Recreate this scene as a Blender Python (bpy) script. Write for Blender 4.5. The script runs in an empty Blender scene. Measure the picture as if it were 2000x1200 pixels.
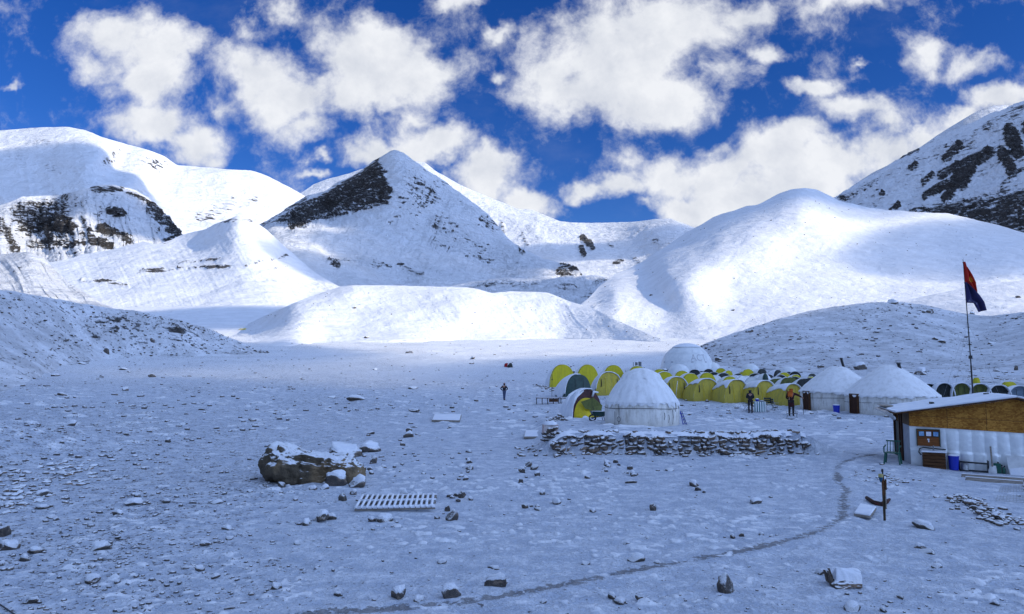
import bpy, math, random
import numpy as np
from mathutils import Vector, Matrix
random.seed(7)
RNG = np.random.default_rng(11)
SC = bpy.context.scene
COL = SC.collection

# ------------------------------------------------------------------ camera
H = 3.8                      # eye height above the valley floor
F = 1400.0                   # focal length in pixels of a 2000 px wide frame
PITCH = math.atan(114.0 / F)
CP, SP = math.cos(PITCH), math.sin(PITCH)
cam_d = bpy.data.cameras.new('camera')
cam = bpy.data.objects.new('camera', cam_d)
COL.objects.link(cam)
cam.location = (0, 0, H)
cam.rotation_euler = (math.pi / 2 + PITCH, 0, 0)
cam_d.sensor_fit = 'HORIZONTAL'
cam_d.sensor_width = 36.0
cam_d.lens = 36.0 * F / 2000.0
cam_d.clip_start = 0.1
cam_d.clip_end = 30000
SC.camera = cam


def ray(px, py):
    """direction of a sight line, scaled so that its y is 1"""
    u = (np.asarray(px, float) - 1000.0) / F
    v = (600.0 - np.asarray(py, float)) / F
    y = CP - v * SP
    z = SP + v * CP
    return u / y, z / y


# ------------------------------------------------------------------ light
SUN_EL, SUN_AZ = math.radians(24.0), math.radians(112.0)      # azimuth clockwise from the view axis
SUN = Vector((math.sin(SUN_AZ) * math.cos(SUN_EL), math.cos(SUN_AZ) * math.cos(SUN_EL), math.sin(SUN_EL)))
sd = bpy.data.lights.new('sun', 'SUN')
sun = bpy.data.objects.new('sun', sd)
COL.objects.link(sun)
sun.rotation_euler = SUN.to_track_quat('Z', 'Y').to_euler()
sd.energy = 2.3
sd.angle = math.radians(0.55)
sd.color = (1.0, 0.885, 0.68)

SC.view_settings.view_transform = 'Standard'
SC.view_settings.look = 'None'
SC.view_settings.exposure = 0.90
SC.view_settings.gamma = 1.0
SC.render.engine = 'CYCLES'
SC.cycles.max_bounces = 6
SC.cycles.diffuse_bounces = 3
SC.cycles.glossy_bounces = 2
SC.cycles.transparent_max_bounces = 8
SC.cycles.volume_bounces = 0
SC.cycles.use_denoising = True


# ------------------------------------------------------------------ node helper
class NT:
    def __init__(s, tree):
        s.t = tree
        s.n = tree.nodes
        s.l = tree.links

    def add(s, typ, ins=None, **kw):
        nd = s.n.new(typ)
        for k, v in kw.items():
            setattr(nd, k, v)
        for k, v in (ins or {}).items():
            s.set(nd.inputs[k], v)
        return nd

    def set(s, sock, v):
        if isinstance(v, bpy.types.NodeSocket):
            s.l.new(v, sock)
        elif isinstance(v, bpy.types.Node):
            s.l.new(v.outputs[0], sock)
        else:
            if hasattr(sock.default_value, '__len__') and not hasattr(v, '__len__'):
                v = (v,) * len(sock.default_value)
            if hasattr(v, '__len__') and len(sock.default_value) == 4 and len(v) == 3:
                v = tuple(v) + (1.0,)
            sock.default_value = v

    def math(s, op, a, b=0.0, c=None, clamp=False):
        nd = s.n.new('ShaderNodeMath')
        nd.operation = op
        nd.use_clamp = clamp
        s.set(nd.inputs[0], a)
        s.set(nd.inputs[1], b)
        if c is not None:
            s.set(nd.inputs[2], c)
        return nd.outputs[0]

    def vmath(s, op, a, b=(0, 0, 0)):
        nd = s.n.new('ShaderNodeVectorMath')
        nd.operation = op
        s.set(nd.inputs[0], a)
        if op == 'SCALE':
            s.set(nd.inputs[3], b)
        else:
            s.set(nd.inputs[1], b)
        return nd.outputs[0]

    def noise(s, vec, scale, detail=4, rough=0.55, out=0, dist=0.0, lac=2.0):
        nd = s.n.new('ShaderNodeTexNoise')
        s.set(nd.inputs['Vector'], vec)
        nd.inputs['Scale'].default_value = scale
        nd.inputs['Detail'].default_value = detail
        nd.inputs['Roughness'].default_value = rough
        nd.inputs['Distortion'].default_value = dist
        nd.inputs['Lacunarity'].default_value = lac
        return nd.outputs[out]

    def step(s, x, lo, hi, a=0.0, b=1.0):
        nd = s.n.new('ShaderNodeMapRange')
        nd.interpolation_type = 'SMOOTHSTEP'
        s.set(nd.inputs[0], x)
        s.set(nd.inputs[1], lo)
        s.set(nd.inputs[2], hi)
        s.set(nd.inputs[3], a)
        s.set(nd.inputs[4], b)
        return nd.outputs[0]

    def mix(s, fac, a, b):
        nd = s.n.new('ShaderNodeMix')
        nd.data_type = 'RGBA'
        nd.clamp_factor = True
        s.set(nd.inputs[0], fac)
        s.set(nd.inputs[6], a)
        s.set(nd.inputs[7], b)
        return nd.outputs[2]

    def attr(s, name):
        nd = s.n.new('ShaderNodeAttribute')
        nd.attribute_name = name
        return nd.outputs['Fac']


# ------------------------------------------------------------------ sky: clear high-altitude air with broken cumulus
CLOUDS = [  # centre x, y, half-width, half-height, weight  (all in degrees-like units of the view, turned into directions)
    (235, 50, 130, 75, .8), (330, 95, 120, 70, .85), (190, 120, 100, 45, .55), (300, 160, 75, 60, 1.0), (300, 235, 120, 60, .95),
    (380, 265, 95, 65, .95), (420, 300, 50, 40, .7), (500, 130, 130, 70, .9), (560, 180, 130, 90, 1.0), (590, 245, 85, 45, .8),
    (730, 95, 130, 85, 1.0), (790, 140, 150, 90, 1.0), (690, 175, 110, 80, .85), (865, 120, 75, 60, .8), (825, 225, 45, 45, .6),
    (740, 290, 130, 48, .9), (840, 285, 100, 50, .9), (950, 340, 110, 55, 1.0), (1030, 400, 80, 42, 1.0), (545, 18, 65, 30, .75),
    (1200, 100, 190, 110, 1.1), (1150, 165, 190, 85, 1.0), (1300, 60, 200, 110, 1.1), (1090, 130, 130, 80, .8), (1310, 180, 140, 75, 1.0),
    (1420, 20, 120, 60, .9), (1410, 135, 80, 60, .8), (1475, 100, 75, 36, .8), (1230, 215, 90, 45, .7), (1040, 190, 90, 42, .65),
    (960, 130, 36, 28, .65), (900, -5, 110, 34, .8), (975, 60, 45, 25, .55), (1590, 170, 70, 32, .8), (1665, 222, 90, 44, .85),
    (1715, 245, 50, 34, .7), (1660, 5, 110, 38, .9), (1695, 118, 44, 13, .62), (1815, 112, 62, 44, .75), (1905, 130, 80, 52, .85),
    (1965, 205, 110, 42, .9), (1130, 368, 62, 26, .85), (1200, 360, 70, 34, .85), (1310, 345, 110, 55, .95), (1410, 330, 130, 65, 1.0),
    (1520, 300, 130, 70, 1.0), (1570, 265, 80, 40, .8), (1650, 325, 130, 70, 1.05), (1560, 365, 170, 70, 1.1), (1450, 395, 170, 60, 1.1),
    (1350, 400, 110, 45, .95), (1850, 262, 80, 26, .8), (20, 155, 44, 13, .6), (625, 340, 34, 15, .6), (612, 305, 26, 16, .6),
    (1735, 300, 95, 62, .95), (1800, 255, 70, 40, .7), (1900, 225, 110, 40, .8), (430, 200, 60, 50, .6), (640, 60, 70, 50, .6), (1225, 300, 40, 30, .55), (30, 252, 60, 16, .5), (1240, 395, 40, 20, .6), (1390, 285, 60, 25, .6), (480, 60, 60, 40, .5)]


def build_world():
    w = bpy.data.worlds.new('World')
    SC.world = w
    w.use_nodes = True
    t = NT(w.node_tree)
    t.n.clear()
    sky = t.add('ShaderNodeTexSky', sky_type='NISHITA', sun_disc=False, sun_elevation=SUN_EL, sun_rotation=SUN_AZ,
                altitude=2600, air_density=1.0, dust_density=0.5, ozone_density=4.0)
    hsv = t.add('ShaderNodeHueSaturation', {'Hue': 0.519, 'Saturation': 1.27, 'Value': 0.46, 'Color': sky.outputs[0]})
    tc = t.add('ShaderNodeTexCoord')
    d = tc.outputs['Generated']
    sep = t.add('ShaderNodeSeparateXYZ', {0: d})
    yy = t.math('MAXIMUM', sep.outputs[1], 0.08)
    a = t.math('DIVIDE', sep.outputs[0], yy)
    b = t.math('DIVIDE', sep.outputs[2], yy)
    uv = t.add('ShaderNodeCombineXYZ', {0: a, 1: b}).outputs[0]
    wn = t.noise(uv, 7.0, 5, .6, out=1)
    w1 = t.vmath('SCALE', t.vmath('SUBTRACT', wn, (.5, .5, .5)), .13)
    uvw = t.vmath('ADD', uv, w1)
    acc = None
    for (cx, cy, rx, ry, wt) in CLOUDS:
        ca, cb = ray(cx, cy)
        sx, sy = F / rx / 1.25, F / ry / 1.25
        mp = t.add('ShaderNodeMapping', {'Vector': uvw, 'Location': (-float(ca) * sx, -float(cb) * sy, 0), 'Scale': (sx, sy, 0)})
        g = t.add('ShaderNodeTexGradient', {0: mp.outputs[0]}, gradient_type='SPHERICAL')
        g1 = t.math('MULTIPLY', g.outputs[1], wt * 1.15)
        acc = g1 if acc is None else t.math('SMOOTH_MAX', acc, g1, 0.25)
    fwd = t.step(sep.outputs[1], .2, .5)
    acc = t.math('MULTIPLY', acc, fwd)
    # behind and overhead, out of view, an added bright layer raises the fill light
    fill_veil = t.math('SUBTRACT', 1.0, t.math('MULTIPLY', fwd, t.step(b, .60, .78, 1, 0)))
    fill_veil = t.math('MULTIPLY', fill_veil, t.step(t.noise(d, 2.6, 5, .6), .25, .6, .72, .95))
    n1 = t.noise(uv, 8.0, 10, .62, dist=.12)
    n2 = t.noise(t.vmath('ADD', uv, (0.030, 0.022, 0)), 8.0, 10, .62, dist=.12)
    fine = t.math('SUBTRACT', n1, .5)
    dens = t.math('ADD', t.math('MULTIPLY', acc, 1.05), t.math('MULTIPLY', fine, 1.75))
    crisp = t.math('SUBTRACT', t.noise(uvw, 34.0, 5, .62), .5)
    dens = t.math('ADD', dens, t.math('MULTIPLY', crisp, .55))
    mask = t.step(dens, .16, .84)
    wisps = t.math('MULTIPLY', t.step(t.noise(t.vmath('MULTIPLY', uv, (1, 1.8, 1)), 2.6, 7, .62), .52, .85), .13)
    wisps = t.math('MULTIPLY', wisps, fwd)
    mask = t.math('MAXIMUM', t.math('MULTIPLY', mask, .96), wisps)
    lit = t.math('ADD', t.math('MULTIPLY', t.math('SUBTRACT', n1, n2), 1.9), .62)
    core = t.step(dens, .5, 1.25)
    lit = t.math('SUBTRACT', t.math('ADD', lit, .22), t.math('MULTIPLY', core, .16), clamp=True)
    ccol = t.mix(lit, (1.85, 2.02, 2.4), (3.25, 3.32, 3.45))
    col = t.mix(mask, hsv.outputs[0], ccol)
    sd_ = t.vmath('NORMALIZE', t.vmath('ADD', d, (0, 0, 0)))
    dt = t.add('ShaderNodeVectorMath', {0: sd_, 1: tuple(SUN)}, operation='DOT_PRODUCT').outputs['Value']
    glow = t.math('ADD', .66, t.math('MULTIPLY', t.math('POWER', t.math('MAXIMUM', dt, 0.0), 2.5), 2.3))
    col = t.mix(fill_veil, col, t.vmath('SCALE', (1.24, 1.80, 3.15), glow))
    bg = t.add('ShaderNodeBackground', {'Color': col, 'Strength': 0.15})
    out = t.add('ShaderNodeOutputWorld', {0: bg.outputs[0]})


build_world()


# ------------------------------------------------------------------ noise in numpy
def _hash(ix, iy, iz, seed):
    h = (ix.astype(np.int64) * 374761393 + iy.astype(np.int64) * 668265263 + iz.astype(np.int64) * 1274126177 + seed * 974634777) & 0xFFFFFFFF
    h = ((h ^ (h >> 13)) * 1103515245) & 0xFFFFFFFF
    h = ((h ^ (h >> 15)) * 2654435761) & 0xFFFFFFFF
    h = h ^ (h >> 16)
    return (h & 0xFFFFFF).astype(float) / float(0xFFFFFF)


def vnoise(x, y, z=0.0, seed=0):
    x, y, z = np.broadcast_arrays(np.asarray(x, float), np.asarray(y, float), np.asarray(z, float))
    ix, iy, iz = np.floor(x), np.floor(y), np.floor(z)
    fx, fy, fz = x - ix, y - iy, z - iz
    fx, fy, fz = [f * f * f * (f * (f * 6 - 15) + 10) for f in (fx, fy, fz)]
    r = 0
    for dx in (0, 1):
        for dy in (0, 1):
            for dz in (0, 1):
                w = (fx if dx else 1 - fx) * (fy if dy else 1 - fy) * (fz if dz else 1 - fz)
                r = r + w * _hash(ix + dx, iy + dy, iz + dz, seed)
    return r * 2 - 1


def fbm(x, y, z=0.0, octv=4, seed=0, gain=.5):
    a, s, tot = 1.0, 0.0, 0.0
    x, y, z = np.asarray(x, float), np.asarray(y, float), np.asarray(z, float)
    for o in range(octv):
        s = s + a * vnoise(x, y, z, seed + o * 17)
        tot += a
        a *= gain
        x, y, z = x * 2.03 + 5.1, y * 2.03 + 1.7, z * 2.03 + 9.2
    return s / tot


def ridged(x, y, z=0.0, octv=4, seed=0, gain=.5):
    a, s, tot = 1.0, 0.0, 0.0
    x, y, z = np.asarray(x, float), np.asarray(y, float), np.asarray(z, float)
    for o in range(octv):
        s = s + a * (1 - 2 * np.abs(vnoise(x, y, z, seed + o * 17)))
        tot += a
        a *= gain
        x, y, z = x * 2.07 + 3.1, y * 2.07 + 7.7, z * 2.07 + 2.2
    return s / tot


def sstep(x, a, b):
    t = np.clip((np.asarray(x, float) - a) / (b - a), 0, 1)
    return t * t * (3 - 2 * t)


# ------------------------------------------------------------------ objects, meshes, tags
def tag(o, label=None, cat=None, group=None, kind=None):
    if label:
        o['label'] = label
    if cat:
        o['category'] = cat
    if group:
        o['group'] = group
    if kind:
        o['kind'] = kind
    return o


def empty(name, loc=(0, 0, 0), rz=0.0, label=None, cat=None, group=None):
    o = bpy.data.objects.new(name, None)
    COL.objects.link(o)
    o.location = loc
    o.rotation_euler = (0, 0, rz)
    o.empty_display_size = .2
    return tag(o, label, cat, group)


def link_mesh(name, me, mat, parent=None, smooth=True):
    o = bpy.data.objects.new(name, me)
    COL.objects.link(o)
    if mat is not None and not isinstance(mat, (list, tuple)):
        me.materials.append(mat)
    elif mat:
        for m in mat:
            me.materials.append(m)
    if smooth and len(me.polygons):
        me.polygons.foreach_set('use_smooth', np.ones(len(me.polygons), bool))
    if parent is not None:
        o.parent = parent
    return o


def np_mesh(name, V, Q, attrs=None):
    """V (n,3), Q (m,k) with constant k"""
    me = bpy.data.meshes.new(name)
    V = np.ascontiguousarray(V, np.float32)
    Q = np.ascontiguousarray(Q, np.int32)
    m, k = Q.shape
    me.vertices.add(len(V))
    me.vertices.foreach_set('co', V.ravel())
    me.loops.add(m * k)
    me.loops.foreach_set('vertex_index', Q.ravel())
    me.polygons.add(m)
    me.polygons.foreach_set('loop_start', np.arange(0, m * k, k, dtype=np.int32))
    me.update(calc_edges=True)
    for nm, arr in (attrs or {}).items():
        at = me.attributes.new(nm, 'FLOAT', 'POINT')
        at.data.foreach_set('value', np.ascontiguousarray(arr, np.float32).ravel())
    me.validate()
    return me


def grid_quads(r, c, flip=False):
    i = np.arange(r - 1)[:, None] * c + np.arange(c - 1)[None, :]
    q = np.stack([i, i + 1, i + c + 1, i + c], -1).reshape(-1, 4)
    return q[:, ::-1] if flip else q


class MB:
    """collects simple shapes into one mesh"""

    def __init__(s):
        s.v, s.f, s.m = [], [], []

    def put(s, vs, fs, mi=0):
        b = len(s.v)
        s.v += [tuple(map(float, p)) for p in vs]
        s.f += [tuple(b + i for i in f) for f in fs]
        s.m += [mi] * len(fs)

    def box(s, c, d, rot=None, mi=0, taper=1.0):
        x, y, z = d[0] / 2, d[1] / 2, d[2] / 2
        vs = [(-x, -y, -z), (x, -y, -z), (x, y, -z), (-x, y, -z),
              (-x * taper, -y * taper, z), (x * taper, -y * taper, z), (x * taper, y * taper, z), (-x * taper, y * taper, z)]
        if rot is not None:
            vs = [rot @ Vector(p) for p in vs]
        vs = [(p[0] + c[0], p[1] + c[1], p[2] + c[2]) for p in vs]
        s.put(vs, [(0, 3, 2, 1), (4, 5, 6, 7), (0, 1, 5, 4), (1, 2, 6, 5), (2, 3, 7, 6), (3, 0, 4, 7)], mi)

    def bar(s, a, b, w, h=None, mi=0):
        a, b = Vector(a), Vector(b)
        q = (b - a).to_track_quat('Z', 'X').to_matrix()
        s.box((a + b) / 2, (w, h or w, (b - a).length), q, mi)

    def tube(s, pts, r, n=8, mi=0, cap=True):
        pts = [Vector(p) for p in pts]
        rs = r if hasattr(r, '__len__') else [r] * len(pts)
        b = len(s.v)
        up = Vector((0, 0, 1))
        for i, p in enumerate(pts):
            t = (pts[min(i + 1, len(pts) - 1)] - pts[max(i - 1, 0)]).normalized()
            x = t.cross(up)
            if x.length < .05:
                x = t.cross(Vector((1, 0, 0)))
            x.normalize()
            y = t.cross(x)
            for k in range(n):
                an = 2 * math.pi * k / n
                q = p + (x * math.cos(an) + y * math.sin(an)) * rs[i]
                s.v.append(tuple(q))
        for i in range(len(pts) - 1):
            for k in range(n):
                s.f.append((b + i * n + k, b + i * n + (k + 1) % n, b + (i + 1) * n + (k + 1) % n, b + (i + 1) * n + k))
                s.m.append(mi)
        if cap:
            s.f.append(tuple(b + k for k in range(n))[::-1])
            s.m.append(mi)
            e = b + (len(pts) - 1) * n
            s.f.append(tuple(e + k for k in range(n)))
            s.m.append(mi)

    def lathe(s, prof, n=32, c=(0, 0, 0), mi=0, fn=None, a0=0.0, a1=2 * math.pi, cap=False):
        b = len(s.v)
        full = abs(a1 - a0 - 2 * math.pi) < 1e-6
        cols = n if full else n + 1
        for j, (r, z) in enumerate(prof):
            for k in range(cols):
                an = a0 + (a1 - a0) * k / n
                rr, zz = (r, z) if fn is None else fn(an, j, r, z)
                s.v.append((c[0] + rr * math.cos(an), c[1] + rr * math.sin(an), c[2] + zz))
        for j in range(len(prof) - 1):
            for k in range(n):
                k2 = (k + 1) % cols
                s.f.append((b + j * cols + k, b + j * cols + k2, b + (j + 1) * cols + k2, b + (j + 1) * cols + k))
                s.m.append(mi)
        if cap:
            s.f.append(tuple(b + (len(prof) - 1) * cols + k for k in range(cols)))
            s.m.append(mi)

    def build(s, name, mat, parent=None, smooth=False, bevel=0.0):
        me = bpy.data.meshes.new(name)
        me.from_pydata(s.v, [], s.f)
        o = link_mesh(name, me, mat, parent, smooth)
        if isinstance(mat, (list, tuple)):
            me.polygons.foreach_set('material_index', s.m)
        me.update()
        if bevel:
            md = o.modifiers.new('bevel', 'BEVEL')
            md.width = bevel
            md.segments = 2
            md.limit_method = 'ANGLE'
        return o


def children(o):
    return [c for c in bpy.data.objects if c.parent == o]


def copy_tree(o, parent=None):
    c = o.copy()
    COL.objects.link(c)
    c.parent = parent
    for ch in o.children:
        copy_tree(ch, c)
    return c


# ------------------------------------------------------------------ unseen cumulus added out of the frame to shade chosen parts of the land
def shade_cloud(X, Y, rx, ry, tau, t, label):
    """X, Y: where its shadow falls, measured across the sunlight; t: how far up the sunlight it floats"""
    s, c = math.sin(SUN_EL), math.cos(SUN_EL)
    hx, hy = math.sin(SUN_AZ), math.cos(SUN_AZ)
    ex, ey = Vector((-hy, hx, 0)), Vector((-hx * s, -hy * s, c))
    rz = (rx + ry) / 2
    n1 = 24
    T, Ph = np.meshgrid(np.linspace(0, math.pi, n1), np.linspace(0, 2 * math.pi, 2 * n1), indexing='ij')
    d = np.stack([np.sin(T) * np.cos(Ph), np.sin(T) * np.sin(Ph), np.cos(T)], -1)
    k = 1 + .20 * fbm(d[..., 0] * 2.1 + X, d[..., 1] * 2.1, d[..., 2] * 2.1, 4, 5)
    k[:, -1] = k[:, 0]
    k[0], k[-1] = k[0].mean(), k[-1].mean()
    V = d * k[..., None] * np.array([rx, ry, rz])
    me = np_mesh('shade_cloud', V.reshape(-1, 3), grid_quads(n1, 2 * n1, True))
    m = bpy.data.materials.new('shade_cloud_vapour')
    m.use_nodes = True
    nt = NT(m.node_tree)
    nt.n.clear()
    v = nt.add('ShaderNodeVolumePrincipled', {'Color': (.95, .96, 1), 'Density': tau / (2 * rz), 'Anisotropy': .3})
    nt.l.new(v.outputs[0], nt.add('ShaderNodeOutputMaterial').inputs['Volume'])
    o = link_mesh('shade_cloud', me, m)
    M = Matrix((ex, ey, SUN)).transposed().to_4x4()
    M.translation = ex * X + ey * Y + SUN * t
    o.matrix_world = M
    return tag(o, label, kind='structure')


CL = 'unseen cumulus added high up to shade the land below'
shade_cloud(-45, 0, 130, 120, 5, 1000, CL)        # camp and foreground
shade_cloud(-20, 10, 155, 125, 1.0, 1200, CL)
shade_cloud(0, 15, 185, 130, .5, 1350, CL)
shade_cloud(150, -20, 110, 48, 6, 1100, CL)       # knoll
shade_cloud(105, 84, 100, 43, 5, 1300, CL)        # left bank
shade_cloud(383, 190, 110, 62, 5, 1800, CL)       # hollow
shade_cloud(650, 22, 190, 56, 2.6, 1500, CL)      # right side of the hill
shade_cloud(760, 150, 160, 62, 1.3, 1650, CL)     # top of the hill
shade_cloud(770, 195, 150, 85, 4, 2000, CL)       # glacier tongue
shade_cloud(1680, 800, 300, 380, 7.0, 2800, CL)     # pyramid, upper part
shade_cloud(1140, 370, 330, 185, 3.6, 2500, CL)     # pyramid, foot
shade_cloud(1420, 540, 260, 150, 4.0, 2650, CL)     # pyramid, lower part
shade_cloud(1850, 1780, 340, 370, 4.5, 4200, CL)    # dome
shade_cloud(1400, 1080, 150, 170, 3.5, 3500, CL)  # buttress
shade_cloud(2560, 690, 260, 240, 2.4, 4300, CL)   # cirque
# ------------------------------------------------------------------ materials of the land
def new_mat(name):
    m = bpy.data.materials.new(name)
    m.use_nodes = True
    t = NT(m.node_tree)
    t.n.clear()
    out = t.add('ShaderNodeOutputMaterial')
    b = t.add('ShaderNodeBsdfPrincipled')
    t.l.new(b.outputs[0], out.inputs[0])
    b.inputs['Roughness'].default_value = .8
    b.inputs['Specular IOR Level'].default_value = .2
    return m, t, b


def pos(t):
    return t.add('ShaderNodeTexCoord').outputs['Object']


def bump(t, b, h, dist, strength=1.0):
    n = t.add('ShaderNodeBump', {'Height': h, 'Distance': dist, 'Strength': strength})
    t.l.new(n.outputs[0], b.inputs['Normal'])
    return n


SNOW = (.84, .86, .90)


def mat_mountain(name, s, rock=((.042, .039, .038), (.165, .15, .14)), thin=0.0, speck=0.0, lump=1.0, steep=.74):
    """snow over rock; s = size of one detail in metres"""
    m, t, b = new_mat(name)
    p = pos(t)
    a = t.attr('rock')
    big = t.noise(p, .06 / s, 4, .6)
    st = t.add('ShaderNodeMapping', {'Vector': p, 'Rotation': (.15, -.62, .3), 'Scale': (.55, .8, 2.6)}).outputs[0]
    fine = t.noise(st, .22 / s, 7, .68, dist=.5)
    geo = t.add('ShaderNodeNewGeometry')
    nz = t.add('ShaderNodeSeparateXYZ', {0: geo.outputs['Normal']}).outputs[2]
    f = t.math('ADD', a, t.math('MULTIPLY', t.math('SUBTRACT', fine, .5), 2.5))
    f = t.math('ADD', f, t.math('MULTIPLY', t.math('SUBTRACT', big, .5), .9))
    f = t.math('ADD', f, t.math('MULTIPLY', t.math('SUBTRACT', steep, nz), .9))
    f = t.step(f, .50, .74)
    dust = t.step(t.noise(st, .62 / s, 5, .65, dist=.6), .55, .64)
    dust = t.math('MULTIPLY', dust, t.step(t.noise(p, .11 / s, 4, .6), .40, .60, .35, 1.0))
    f = t.math('MULTIPLY', f, t.math('SUBTRACT', 1.0, t.math('MULTIPLY', dust, .92)))
    if speck:
        sp = t.noise(p, .55 / s, 3, .6)
        f2 = t.step(t.math('ADD', sp, t.math('MULTIPLY', t.math('SUBTRACT', big, .5), .25)), .70 - speck * .1, .76 - speck * .1)
        f = t.math('MAXIMUM', f, t.math('MULTIPLY', f2, .85))
    rc = t.mix(t.noise(p, .5 / s, 4, .6), rock[0], rock[1])
    sn = t.mix(t.step(t.noise(p, .09 / s, 5, .6), .35, .7), tuple(c * (1 - thin) for c in SNOW), SNOW)
    t.set(b.inputs['Base Color'], t.mix(f, sn, rc))
    hh = t.math('ADD', t.math('MULTIPLY', t.noise(p, .10 / s, 8, .64, dist=.3), 1.0), t.math('MULTIPLY', fine, .45))
    hh = t.math('ADD', hh, t.math('MULTIPLY', f, t.math('ADD', .35, t.noise(st, .5 / s, 5, .7))))
    bump(t, b, hh, 2.6 * s * lump, 1.0)
    return m


def mat_ground():
    m, t, b = new_mat('thin_snow_on_gravel')
    p = pos(t)
    path = t.attr('path')
    grav = t.attr('gravel')
    big = t.noise(p, .16, 4, .55)
    mid = t.noise(p, 1.7, 5, .65)
    n1 = t.noise(p, 6.5, 5, .65)
    n2 = t.noise(p, 11.0, 4, .6)
    n3 = t.noise(t.vmath('ADD', p, (31, 7, 3)), 2.3, 5, .62)
    # thin grey-blue film of snow with thicker white tufts
    film = t.mix(t.step(mid, .34, .68), (.44, .49, .575), (.64, .68, .745))
    lmp = t.attr('lumps')
    fleck = t.step(t.noise(t.vmath('ADD', p, (7, 3, 1)), 15, 4, .65), .53, .62)
    tuft = t.step(t.math('ADD', n1, t.math('MULTIPLY', t.math('SUBTRACT', mid, .5), .4)), .50, .60)
    tuft = t.math('MAXIMUM', t.math('MULTIPLY', tuft, .45), t.math('MULTIPLY', fleck, .55))
    tuft = t.math('MAXIMUM', tuft, t.step(lmp, .10, .42))
    film = t.mix(t.attr('thick'), film, (.82, .84, .875))  # far plain whitened in colour: painted sunlit brightness as well as fuller snow
    c = t.mix(t.math('MULTIPLY', tuft, .85), film, (.87, .88, .90))
    # stone tips that stick out of the snow
    th = t.math('SUBTRACT', .715, t.math('MULTIPLY', grav, .085))
    tip = t.step(t.math('ADD', t.math('MULTIPLY', n2, .72), t.math('MULTIPLY', n3, .42)), th, t.math('ADD', th, .05))
    th2 = t.math('SUBTRACT', .685, t.math('MULTIPLY', grav, .06))
    tip2 = t.step(t.noise(t.vmath('MULTIPLY', p, (1, 1.3, 1)), 5.2, 4, .62), th2, t.math('ADD', th2, .03))
    tip = t.math('MAXIMUM', tip, t.math('MULTIPLY', tip2, .9))
    stone = t.mix(t.noise(p, 3.0, 3, .6), (.05, .045, .042), (.17, .155, .15))
    c = t.mix(tip, c, stone)
    # the trodden trail: boot prints down to dark wet gravel
    pn = t.math('ADD', path, t.math('MULTIPLY', t.math('SUBTRACT', t.noise(p, 6.5, 5, .75), .5), 3.2))
    pm = t.step(pn, .66, 1.0)
    c = t.mix(t.math('MULTIPLY', pm, .85), c, t.mix(n1, (.09, .085, .085), (.3, .29, .29)))
    t.set(b.inputs['Base Color'], c)
    hh = t.math('ADD', t.math('MULTIPLY', n3, .7), t.math('MULTIPLY', n2, .35))
    hh = t.math('ADD', hh, t.math('MULTIPLY', tuft, .22))
    hh = t.math('SUBTRACT', hh, t.math('MULTIPLY', pm, .3))
    bump(t, b, hh, .13, .9)
    return m


def mat_stone(name='stone', lo=(.045, .04, .037), hi=(.17, .15, .135), snow=(.42, .72), scale=1.0, nscale=9.0):
    m, t, b = new_mat(name)
    p = pos(t)
    geo = t.add('ShaderNodeNewGeometry')
    nz = t.add('ShaderNodeSeparateXYZ', {0: geo.outputs['Normal']}).outputs[2]
    n = t.noise(p, nscale / scale, 5, .65)
    inf = t.add('ShaderNodeObjectInfo').outputs['Random']
    f = t.step(t.math('ADD', nz, t.math('MULTIPLY', t.math('SUBTRACT', n, .5), .9)), snow[0], snow[1])
    rc = t.mix(t.noise(p, nscale * .6 / scale, 6, .7), lo, hi)
    rc = t.mix(t.step(t.noise(p, nscale * .17 / scale, 3, .6), .5, .68), rc, tuple(min(1, c * 1.5) for c in (hi[0], hi[1] * .9, hi[2] * .78)))
    t.set(b.inputs['Base Color'], t.mix(f, rc, (.86, .88, .91)))
    bump(t, b, t.noise(p, nscale * 1.6 / scale, 6, .65), .06 * scale, .8)
    return m


# ------------------------------------------------------------------ the valley floor
def gravel_zone(x, y):
    """how stony the floor is: rough on the left, smoother in front of the camp"""
    left = sstep(-x - .10 * y, -2.5, 7)
    far = sstep(y, 34, 60) * .65
    g = .25 + .75 * np.maximum(left, far) + .35 * fbm(x / 9, y / 9, 0, 3, 5)
    g = g - .35 * np.exp(-((x - 3) / 7) ** 2 - ((y - 21) / 7) ** 2)
    return np.clip(g, 0, 1.3)


def G(x, y):
    x, y = np.asarray(x, float), np.asarray(y, float)
    r = np.hypot(x, y)
    z = G_base(x, y, r)
    w = np.clip(r / 30, .4, 3)
    z = z + .16 * fbm(x / 9, y / 9, 0, 3, 1) * np.clip(w, .6, 2.5)
    z = z + .045 * fbm(x / 1.6, y / 1.6, 0, 3, 2) * np.clip(w, .6, 1.6)
    return z


def G_base(x, y, r):
    k = np.clip(r - 60, 0, 270)
    z = .0175 * np.power(k, 1.22) + np.clip(r - 330, 0, 400) * .01
    z = z + 1.5 * np.exp(-((x + 24.5) / 5.5) ** 2 - ((y - 30) / 8.5) ** 2)      # snow bank on the left
    z = z + .55 * np.exp(-((x + 10) / 3.2) ** 2 - ((y - 7.5) / 3) ** 2)
    # terrace that the wall holds up
    t = sstep(x, .9, 2.3) * (1 - sstep(x, 12.1, 14.5)) * (y > 31.0) * (1 - sstep(y, 31, 58))
    z = z + .88 * t
    z = z - .28 * sstep(x, 13, 19) * (1 - sstep(y, 26, 34)) * sstep(y, 6, 20)
    return z


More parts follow.
